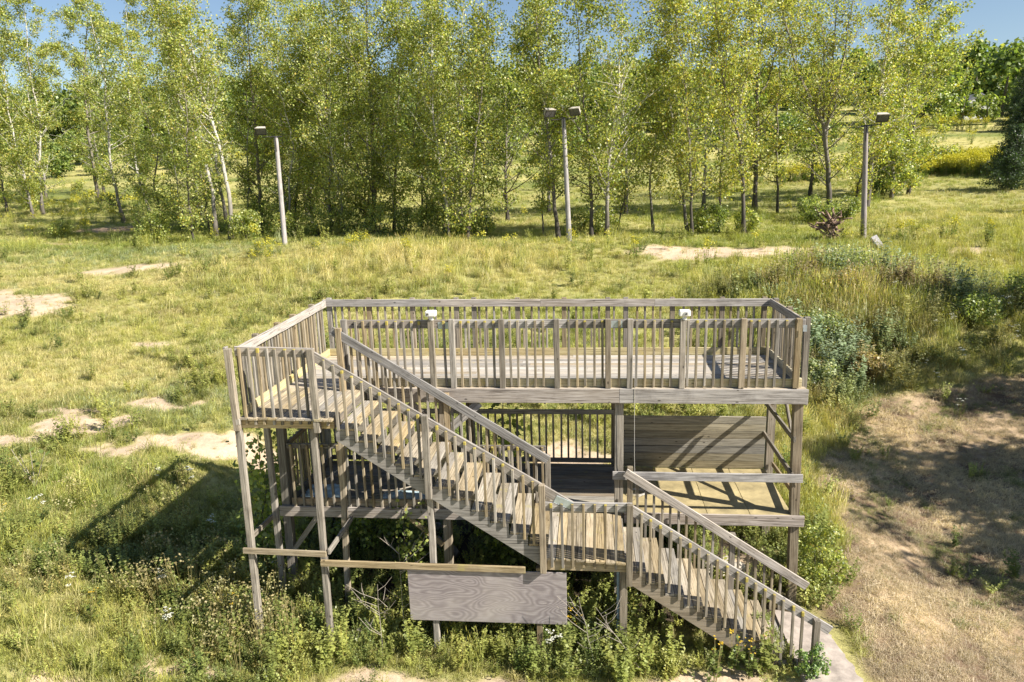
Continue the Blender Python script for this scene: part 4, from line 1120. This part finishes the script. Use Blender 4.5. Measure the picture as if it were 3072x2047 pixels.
sapling((5.2,-1.75,-3.87),1.25,32,'bare bleached sapling right of the plywood sheet',(-.25,0))
sapling((5.95,-1.85,-3.9),1.1,36,'bare twig leaning left in front of the landing post',(-.75,.1))

# climbing vines
def vine(name,segs,n,leaf,seed,label,cols=(4,4,4,.3,0),sig=.12):
    r=np.random.default_rng(seed); root=empty(name,segs[0][0]); tag(root,label,'vine'); b=np.array(segs[0][0]); ps=[];C=[]
    for a,e in segs:
        a=np.array(a);e=np.array(e); t=np.linspace(0,1,9)[:,None]; P=a+(e-a)*t+r.normal(0,.04,(9,3))*np.sin(np.pi*t); ps.append((P-b,np.full(9,.008)))
        m=n//len(segs); k=r.uniform(0,1,m); C.append(np.stack([np.interp(k,t[:,0],P[:,i]) for i in range(3)],1)-b+r.normal(0,sig,(m,3)))
    C=np.concatenate(C); Nn=r.normal(0,.7,(len(C),3))+np.array([.3,-.6,.5]); Nn/=np.linalg.norm(Nn,axis=1)[:,None]
    V,F=tubes(ps,5); link_mesh('stem',np_mesh('stem',V,F,True,[M_BARK_D]),M_BARK_D,root,Matrix.Translation(Vector(b)))
    V,F=leaf_quads(C,Nn,leaf*r.uniform(.6,1.3,len(C)),r,.85); me=np_mesh('foliage',V,F,mats=[M_LEAF]); color_attr(me,leaf_colors(len(C),r,cols)); link_mesh('foliage',me,M_LEAF,root,Matrix.Translation(Vector(b)))
vine('climbing_vine',[((-.9,.6,-3.6),(-.75,.4,-1.0)),((-.7,1.0,-3.6),(-.5,.9,-1.1)),((-1.2,.8,-3.6),(-1.1,.7,-1.7)),((-.5,.3,-3.6),(-.4,.5,-1.4))],1500,.10,41,'dark leafy vine climbing beside the left end of the lower deck',sig=.17)
vine('climbing_vine',[((3.3,2.35,-3.6),(3.45,2.3,-.75)),((3.6,2.4,-3.6),(3.7,2.35,-1.2)),((3.45,2.3,-1.0),(3.2,2.2,-.55))],330,.13,42,'leafy vine climbing the rear railing of the lower deck',sig=.11)
vine('climbing_vine',[((1.9,-.1,-3.7),(1.95,.0,-2.1)),((2.1,-.05,-3.7),(2.3,.05,-2.0))],260,.08,43,'small green vine over the lower deck edge behind the stair',sig=.09)

# broad plants that stand out singly
bush('leafy_weed',at(8.28,-1.78,0),.22,.30,1500,.036,521,'dark green bushy weed at the foot of the near stair post','plant',cols=(5,2,6,.2,0),nclump=26,tint=(.8,1,1.1))
bush('shrub',at(9.05,.55),.42,.62,4200,.042,522,'bright green bush behind the right corner post','bush',cols=(3,7,1,1,.1),nclump=40)
bush('shrub',at(7.9,2.9),.8,.8,3200,.08,523,'green bush seen beneath the plank wall end of the deck','bush',cols=(4,5,2,.6,.1),nclump=50)
bush('shrub',at(6.2,2.9),.6,.6,1700,.08,524,'green bush behind the middle of the lower deck','bush',cols=(4,4,3,.6,.1),nclump=40)
bush('shrub',at(.8,1.4),.6,.5,1500,.08,525,'shaded bush under the left half of the lower deck','bush',cols=(4,2,5,.2,0),nclump=40)
bush('shrub',at(3.6,1.0),.6,.55,1500,.08,526,'shaded bush under the middle of the lower deck','bush',cols=(4,2,5,.2,0),nclump=40)
def milkweed(loc,seed,label):
    r=np.random.default_rng(seed); root=empty('milkweed_plant',loc); tag(root,label,'plant'); ps=[];C=[];Nn=[];T=[]
    for k in range(4):
        e=np.array([r.normal(0,.18),r.normal(0,.12),r.uniform(.7,1.0)]); t=np.linspace(0,1,5)[:,None]; ps.append((e*t,np.linspace(.012,.006,5)))
        for j in range(9):
            f=.3+.7*j/8; a=j*1.57+k; C.append(e*f+np.array([math.cos(a),math.sin(a),.1])*.10); Nn.append([math.cos(a)*-.4,math.sin(a)*-.4,1])
    C=np.array(C);Nn=np.array(Nn);Nn/=np.linalg.norm(Nn,axis=1)[:,None]
    V,F=tubes(ps,5); link_mesh('stem',np_mesh('stem',V,F,True,[M_TWIG]),M_TWIG,root,Matrix.Translation(Vector(loc)))
    V,F=leaf_quads(C,Nn,np.full(len(C),.20),r,.5); me=np_mesh('foliage',V,F,mats=[M_LEAF]); color_attr(me,np.repeat(np.where(r.uniform(0,1,(len(C),1))<.5,np.array([[.42,.42,.16]]),np.array([[.18,.24,.06]])),4,0)); link_mesh('foliage',me,M_LEAF,root,Matrix.Translation(Vector(loc)))
milkweed(at(-7.2,2.6),61,'pale yellowing broad-leaved plant in the left meadow')

# ---------------------------------------------------------------- meadow plants
def blades(r,n,h,spread,w,lean,seg=2,droop=.4,col=(1,1,1),tipcol=None,seed=False):
    V=[];F=[];Cc=[]; col=np.array(col); tc_=np.array(tipcol if tipcol is not None else col)
    for i in range(n):
        a=r.uniform(0,6.28); rad=spread*math.sqrt(r.uniform()); p=np.array([math.cos(a)*rad,math.sin(a)*rad,-.03])
        hh=h*r.uniform(.55,1.15); az=r.uniform(0,6.28); ln=lean*r.uniform(.2,1.3); d=np.array([math.cos(az),math.sin(az),0])
        s=np.array([-math.sin(az+.6),math.cos(az+.6),0])*w*.5*r.uniform(.7,1.3)
        m=p+np.array([0,0,hh*.55])+d*hh*ln*.35; e=p+np.array([0,0,hh*(1-droop*ln*.5)])+d*hh*ln
        b0=len(V); V+=[p-s,p+s,m+s*.8,m-s*.8,e]; F+=[(b0,b0+1,b0+2,b0+3),(b0+3,b0+2,b0+4,b0+4)]
        k=r.uniform(.75,1.25); Cc+=[col*k*.75]*2+[col*k]*2+[tc_*k]
        if seed and r.uniform()<.5:
            b0=len(V); q=np.array([math.cos(az+1.5),math.sin(az+1.5),0])*w*1.6; V+=[e-np.array([0,0,hh*.14]),e+q*.35-np.array([0,0,hh*.06]),e+np.array([0,0,hh*.05]),e-q*.35-np.array([0,0,hh*.06])]; F+=[(b0,b0+1,b0+2,b0+3)]; Cc+=[np.array([1.25,1.15,1.0])*k]*4
    return V,F,Cc
def tuft(name,parts,mats=(None,)):
    V=[];Cc=[];F=[];M=[]
    for (v,f,c),mi in parts:
        o=len(V); V+=list(v); Cc+=list(c); 
        for q in f: F.append(tuple(dict.fromkeys(int(i)+o for i in q))); M.append(mi)
    me=np_mesh(name,np.array(V),F,mats=[m or M_GRASS for m in mats],fmat=M); color_attr(me,np.array(Cc)); return me
r=np.random.default_rng(3)
GR=[tuft('grass_tuft',[(blades(r,38,.15,.13,.0075,.8),0)]),tuft('grass_tuft',[(blades(r,38,.19,.14,.0075,.95),0)]),tuft('grass_tuft',[(blades(r,36,.23,.14,.0075,.8,tipcol=(1.25,1.15,1)),0)]),
    tuft('grass_tuft',[(blades(r,34,.42,.14,.0075,.5,tipcol=(1.25,1.12,.95),seed=True),0)]),tuft('grass_tuft',[(blades(r,34,.52,.16,.008,.55,tipcol=(1.3,1.15,.95),seed=True),0)]),
    tuft('grass_tuft',[(blades(r,36,.17,.15,.008,2.4,droop=.75),0)]),tuft('grass_tuft',[(blades(r,34,.2,.16,.008,2.0,droop=.7),0)])]
def leafy(r,stems,h,nl,ls,spread,col=(1,1,1),rise=.3):
    V=[];F=[];Cc=[]; col=np.array(col)
    for s in range(stems):
        a=r.uniform(0,6.28); b0=np.array([math.cos(a),math.sin(a),0])*spread*.4*r.uniform(); e=b0+np.array([math.cos(a)*spread*r.uniform(.3,1),math.sin(a)*spread*r.uniform(.3,1),h*r.uniform(.6,1.1)])
        o=len(V); w=np.array([.004,0,0]); V+=[b0-w,b0+w,e+w*.4,e-w*.4]; F.append((o,o+1,o+2,o+3)); Cc+=[col*np.array([1.1,.85,.9])]*4
        for k in range(nl):
            f=.2+.8*(k+r.uniform())/nl; p=b0+(e-b0)*f; az=r.uniform(0,6.28); l=ls*r.uniform(.6,1.2)*(1.15-.5*f); d=np.array([math.cos(az),math.sin(az),rise+r.normal(0,.25)]); sd=np.array([-math.sin(az),math.cos(az),r.normal(0,.3)])*l*.36
            o=len(V); V+=[p,p+d*l*.5+sd,p+d*l,p+d*l*.5-sd]; F.append((o,o+1,o+2,o+3)); q=r.uniform(.75,1.3); Cc+=[col*q]*4
    return V,F,Cc
WD=[tuft('weed',[(leafy(r,9,.32,16,.05,.17),0)]),tuft('weed',[(leafy(r,8,.46,20,.055,.18),0)]),tuft('weed',[(leafy(r,10,.22,13,.042,.2),0)]),tuft('weed',[(leafy(r,6,.58,26,.075,.14,rise=.1),0)]),tuft('weed',[(leafy(r,9,.4,16,.035,.2),0),(blades(r,16,.4,.15,.006,.6),0)])]
def heads(r,n,h,spread,size,col,per=1,flat=False,jit=.05):
    V=[];F=[];Cc=[]; col=np.array(col)
    for i in range(n):
        a=r.uniform(0,6.28); c=np.array([math.cos(a)*spread*r.uniform(),math.sin(a)*spread*r.uniform(),h*r.uniform(.75,1.1)])
        w=np.array([.003,0,0]); o=len(V); b0=np.array([c[0]*.25,c[1]*.25,0]); V+=[b0-w,b0+w,c+w,c-w]; F.append((o,o+1,o+2,o+3)); Cc+=[np.array([.26,.22,.09])]*4
        for k in range(per):
            p=c+r.normal(0,jit,3)*np.array([1,1,.2 if flat else 1.]); s=size*r.uniform(.7,1.3)
            for m in range(2):
                u=r.normal(0,1,3); 
                if flat: u[2]*=.2
                u/=np.linalg.norm(u); v=np.cross(u,[0,0,1] if not flat else r.normal(0,.15,3)+[0,0,1]); v/=np.linalg.norm(v)+1e-6
                o=len(V); V+=[p-u*s,p-v*s,p+u*s,p+v*s]; F.append((o,o+1,o+2,o+3)); Cc+=[col*r.uniform(.8,1.2)]*4
    return V,F,Cc
GOLD=[tuft('goldenrod',[(leafy(r,6,.75,16,.08,.2,(.8,1,.8)),0),(heads(r,9,.85,.24,.030,(.60,.55,.06),9,False,.06),1)],(None,M_FLOWER)),tuft('goldenrod',[(leafy(r,5,.6,14,.08,.16,(.8,1,.8)),0),(heads(r,6,.7,.2,.028,(.64,.60,.09),8,False,.05),1)],(None,M_FLOWER))]
SEEDH=[tuft('seed_stalks',[(heads(r,9,.62,.25,.014,(.40,.37,.17),3,False,.03),0),(leafy(r,4,.4,8,.06,.2,(.40,.36,.12)),0)],(M_FLOWER,)),tuft('seed_stalks',[(heads(r,6,.8,.22,.016,(.38,.32,.15),3,False,.03),0)],(M_FLOWER,))]
LACE=[tuft('white_umbels',[(heads(r,4,.6,.16,.016,(.75,.75,.70),10,True,.03),0)],(M_FLOWER,))]
SUNF=[tuft('yellow_daisies',[(leafy(r,4,.6,12,.11,.12,(.14,.18,.04)),0),(heads(r,5,.66,.18,.016,(.66,.47,.05),2,True,.025),0)],(M_FLOWER,))]

def sample(regions):
    """(x0,x1,y0,y1,density) with x range widening by the view"""
    X=[];Y=[]
    for y0,y1,dens in regions:
        xl=lambda y:-.93*(y+11.14)+4.2-1.5; xr=lambda y:.70*(y+11.14)+5.6+1.5
        ym=y1; n=int(dens*(y1-y0)*(xr(y1)-xl(y1)))
        y=r.uniform(y0,y1,n); x=r.uniform(xl(y1),xr(y1),n); k=(x>xl(y))&(x<xr(y)); X.append(x[k]);Y.append(y[k])
    return np.concatenate(X),np.concatenate(Y)
X,Y=sample([(-3.4,3,110),(3,8,75),(8,14,46),(14,22,27),(22,32,17),(32,46,9),(46,75,3.0),(75,160,.8)])
S=sand_mask(X,Y); Mw=mow_mask(X,Y); U=under_mask(X,Y)
path=(X>8.1)&(X<9.1)&(Y<-.1)
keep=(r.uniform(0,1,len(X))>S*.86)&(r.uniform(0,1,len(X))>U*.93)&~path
X,Y,Mw,U,S=X[keep],Y[keep],Mw[keep],U[keep],S[keep]
n=len(X); D=np.hypot(X-5.1,Y+11.1)
a=fbm(X/5.5,Y/5.5,51); b2=fbm(X/1.6,Y/1.6,52); c3=fbm(X/13,Y/13,53); u=r.uniform(0,1,n)
G=np.array([.20,.275,.055]);YG=np.array([.42,.435,.085]);ST=np.array([.66,.57,.28]);OL=np.array([.29,.29,.10]);BG=np.array([.27,.34,.22]);BR=np.array([.27,.19,.10]);OR=np.array([.40,.31,.09])
wG=.6+4.5*(b2-.5)-1.5*(c3-.5); wYG=1.25+3.2*(a-.45); wST=.55+2.6*(c3-.5)-1.2*(a-.5); wOL=.35+0*a; wBG=.05+0*a; wBR=.05+0*a; wOR=.04+0*a
def addb(w,amt,*bl): 
    for q in bl: w=w+amt*blob(X,Y,*q)
    return w
wST=addb(wST,2.2,(-12,8.2,4,1.7),(-9,9.5,4,1.5),(-3.5,23,6,3),(-16,22,5,2),(10.2,5,.9,2.2),(0,22,6,2)); wBG=addb(wBG,2.2,(16.5,20,4.5,2.3),(-20,29,7,2.5),(-6,7.2,3,1.2),(12.5,12,2,2)); wG=addb(wG,1.6,(-20,30,8,3),(-8,2.5,5,2),(18,14,4,3))
wBR=addb(wBR,1.6,(14.2,14.3,1.6,2.2),(-12,17,2,.8),(-4,25,2,.7),(11.6,9.5,1.3,1.3)); wOR=addb(wOR,1.1,(2,25.5,9,1.6),(-8,26,6,2),(20,24,6,2)); wYG=addb(wYG,1.5,(8,22,9,4),(22,24,9,4),(9.8,4,1.0,4))
near=sstep(8,2,Y); wOL=wOL+.6*near; wG=wG+.35*near; wST=wST+.35*near
W=np.clip(np.stack([wG,wYG,wST,wOL,wBG,wBR,wOR],1),.01,None); W/=W.sum(1)[:,None]
cs=np.cumsum(W,1); k=(u[:,None]>cs).sum(1).clip(0,6)
PAL=np.stack([G,YG,ST,OL,BG,BR,OR]); mean=W@PAL
col=.55*PAL[k]+.45*mean
mw=r.uniform(0,1,n)<Mw
mg=fbm(X/1.1,Y/1.1,55); mowc=np.where((r.uniform(0,1,n)<.12+2.2*(mg-.52))[:,None],np.array([.25,.28,.08]),np.array([.56,.46,.31])*(.3+1.35*b2[:,None]))
col=np.where(mw[:,None],mowc,col)*r.uniform(.8,1.2,(n,1))
tall=np.clip(-.05+.9*(a-.5),0,1)
for q in [(-3.5,23,7,3,1.),(14.2,15,3,3,1.4),(16.5,20,5,3,1.6),(9.9,3.2,.9,3.0,1.2),(10.8,7.5,1.4,2,1.),(22,14,7,3,.7),(20,24,9,3,.5)]: tall=np.maximum(tall,q[4]*blob(X,Y,*q[:4]))
kind=r.integers(0,3,n); tk=r.uniform(0,1,n)<tall*.5; kind=np.where(tk,r.integers(3,5,n),kind); kind=np.where(mw,np.where(r.uniform(0,1,n)<.85,r.integers(5,7,n),0),kind)
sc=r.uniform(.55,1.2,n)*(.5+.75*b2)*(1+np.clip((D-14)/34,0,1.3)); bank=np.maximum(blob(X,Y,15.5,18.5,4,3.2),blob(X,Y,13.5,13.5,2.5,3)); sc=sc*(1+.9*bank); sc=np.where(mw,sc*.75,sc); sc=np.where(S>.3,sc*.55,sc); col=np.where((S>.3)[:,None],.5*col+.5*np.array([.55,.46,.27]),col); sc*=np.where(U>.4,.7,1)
# keep plants short below the stair flight and by the path
st=(X>6.0)&(X<8.7)&(Y>-1.7)&(Y<0); sc=np.where(st,np.minimum(sc,.5),sc); kind=np.where(st&(kind>2),0,kind)
Z=terrain(X,Y)
hsc=np.where(tk&~mw,1.0,.9)
scatter('meadow_grass',np.stack([X,Y,Z],1),r.uniform(0,6.28,n),r.normal(0,.12,(n,2)),np.stack([sc,sc,sc*hsc],1),kind,GR,'yellow-green meadow grass and straw over the whole slope','grass',col)
# leafy weeds
def pick(mask_p,X,Y): return r.uniform(0,1,len(X))<mask_p
X,Y=sample([(-2.6,3,60),(3,9,26),(9,20,7),(20,36,2.5)])
p=.05+.75*np.exp(-((Y+1.2)/.75)**2)*sstep(-3.5,-.5,X)*(1-sstep(8.2,8.8,X))+.35*sstep(.55,.7,fbm(X/2,Y/2,71))+.3*under_mask(X,Y)+.45*blob(X,Y,-1.6,.4,1.6,1.6)+.5*blob(X,Y,9.2,1.5,.5,1.5)+3.0*blob(X,Y,15.5,17,4,4)+1.5*blob(X,Y,12.5,11,1.8,2.5)
p=p*(1-sand_mask(X,Y)*.9)*(1-mow_mask(X,Y)*.93); k=pick(p,X,Y)&~((X>8.1)&(X<9.1)&(Y<-.1)); X,Y=X[k],Y[k]; n=len(X)
q=r.uniform(0,1,(n,1))*.5+.5*sstep(.35,.65,fbm(X/.9,Y/.9,77))[:,None]; col=(np.array([.12,.17,.045])*(1-q)+np.array([.40,.41,.11])*q)*r.uniform(.8,1.25,(n,1))
bk=np.clip(blob(X,Y,15.5,17,4.5,4)+blob(X,Y,12.5,11,1.8,2.5),0,1)[:,None]; col=col*(1-bk)+bk*np.where(fbm(X/1.4,Y/1.4,91)[:,None]>.5,np.array([[.27,.34,.21]]),np.array([[.33,.26,.15]]))*r.uniform(.7,1.3,(n,1))
st=(X>5.9)&(X<8.7)&(Y>-1.65)&(Y<0); s=(1+.8*bk[:,0])*r.uniform(.65,1.25,n)*(1+np.clip((np.hypot(X-5,Y+11)-16)/40,0,.8)); s=np.where(st,s*.5,s)
scatter('leafy_weeds',np.stack([X,Y,terrain(X,Y)],1),r.uniform(0,6.28,n),r.normal(0,.1,(n,2)),np.stack([s,s,s],1),r.integers(0,5,n),WD,'leafy green weeds round the posts and through the meadow','weeds',col)
# goldenrod drifts
X,Y=sample([(4,20,1.2),(20,45,2.2),(45,70,1.6),(70,90,8.),(90,160,.6)])
p=.003+0*X
for q in [(46.5,76,6.5,3.6,1),(52,84,5,2,.8),(60,110,12,1.5,.6),(-48,62,12,3,.45),(-40,50,6,2,.2),(18.9,27.9,.8,.6,1),(-6,24.5,6,1.6,.12),(13,95,8,3,.8),(28,70,5,2,.5),(-33,40,3,1,.5),(-12,26,2,1,.3),(2,27.5,8,1.2,.15),(22,29,2.5,1.2,.5),(-13.5,16.5,.8,.4,.5),(70,130,14,2,.8),(-30,110,40,4,.4)]: p=np.maximum(p,q[4]*blob(X,Y,*q[:4]))
k=pick(p,X,Y); X,Y=X[k],Y[k]; n=len(X); s=r.uniform(.8,1.3,n)*(1+np.clip((Y-30)/60,0,1.3))
scatter('goldenrod_drift',np.stack([X,Y,terrain(X,Y)],1),r.uniform(0,6.28,n),r.normal(0,.08,(n,2)),np.stack([s,s,s],1),r.integers(0,2,n),GOLD,'drifts of yellow goldenrod flowering in the meadow','goldenrod',np.tile(np.array([.16,.21,.04]),(n,1)))
# seed stalks, umbels, daisies
X=np.concatenate([r.normal(-1.6,.7,45),r.normal(-.3,.5,40),r.uniform(-8,0,60),r.normal(14,1.5,60),r.uniform(-20,25,50)]);Y=np.concatenate([r.normal(-.6,.35,45),r.normal(-1.5,.25,40),r.uniform(-2.4,4,60),r.normal(14.5,1.5,60),r.uniform(6,26,50)])
k=(mow_mask(X,Y)<.5)&(sand_mask(X,Y)<.5)&~((X>-.3)&(X<8.7)&(Y>-.3)&(Y<2.5)); X,Y=X[k],Y[k]; n=len(X); s=r.uniform(.7,1.25,n)
scatter('seed_stalks',np.stack([X,Y,terrain(X,Y)],1),r.uniform(0,6.28,n),r.normal(0,.15,(n,2)),np.stack([s,s,s],1),r.integers(0,2,n),SEEDH,'dry straw-coloured seed-head stalks standing in the weeds','seed stalks')
X=np.concatenate([r.normal(17,3.0,45),r.uniform(-6,0,8),[4.7]]);Y=np.concatenate([r.normal(13.5,2.6,45),r.uniform(-2.2,3,8),[-1.75]]); n=len(X); s=r.uniform(.6,1.2,n)
scatter('white_umbels',np.stack([X,Y,terrain(X,Y)],1),r.uniform(0,6.28,n),r.normal(0,.1,(n,2)),np.stack([s,s,s],1),np.zeros(n,int),LACE,'white flower umbels dotted through the right-hand bank','wildflowers')
X=np.concatenate([r.normal(5.0,.25,4),r.normal(6.9,.35,3),r.normal(-.5,.25,2),r.normal(7.2,.2,2),[-6.5,-3,-1]]);Y=np.concatenate([r.normal(-1.25,.2,4),r.normal(-1.75,.12,3),r.normal(-1.1,.2,2),r.normal(-1.85,.08,2),[1,-1.5,1.2]]); n=len(X); s=r.uniform(.7,1.05,n)
scatter('yellow_daisies',np.stack([X,Y,terrain(X,Y)],1),r.uniform(0,6.28,n),r.normal(0,.1,(n,2)),np.stack([s,s,s],1),np.zeros(n,int),SUNF,'yellow daisy flowers in the weeds before the stair','wildflowers')
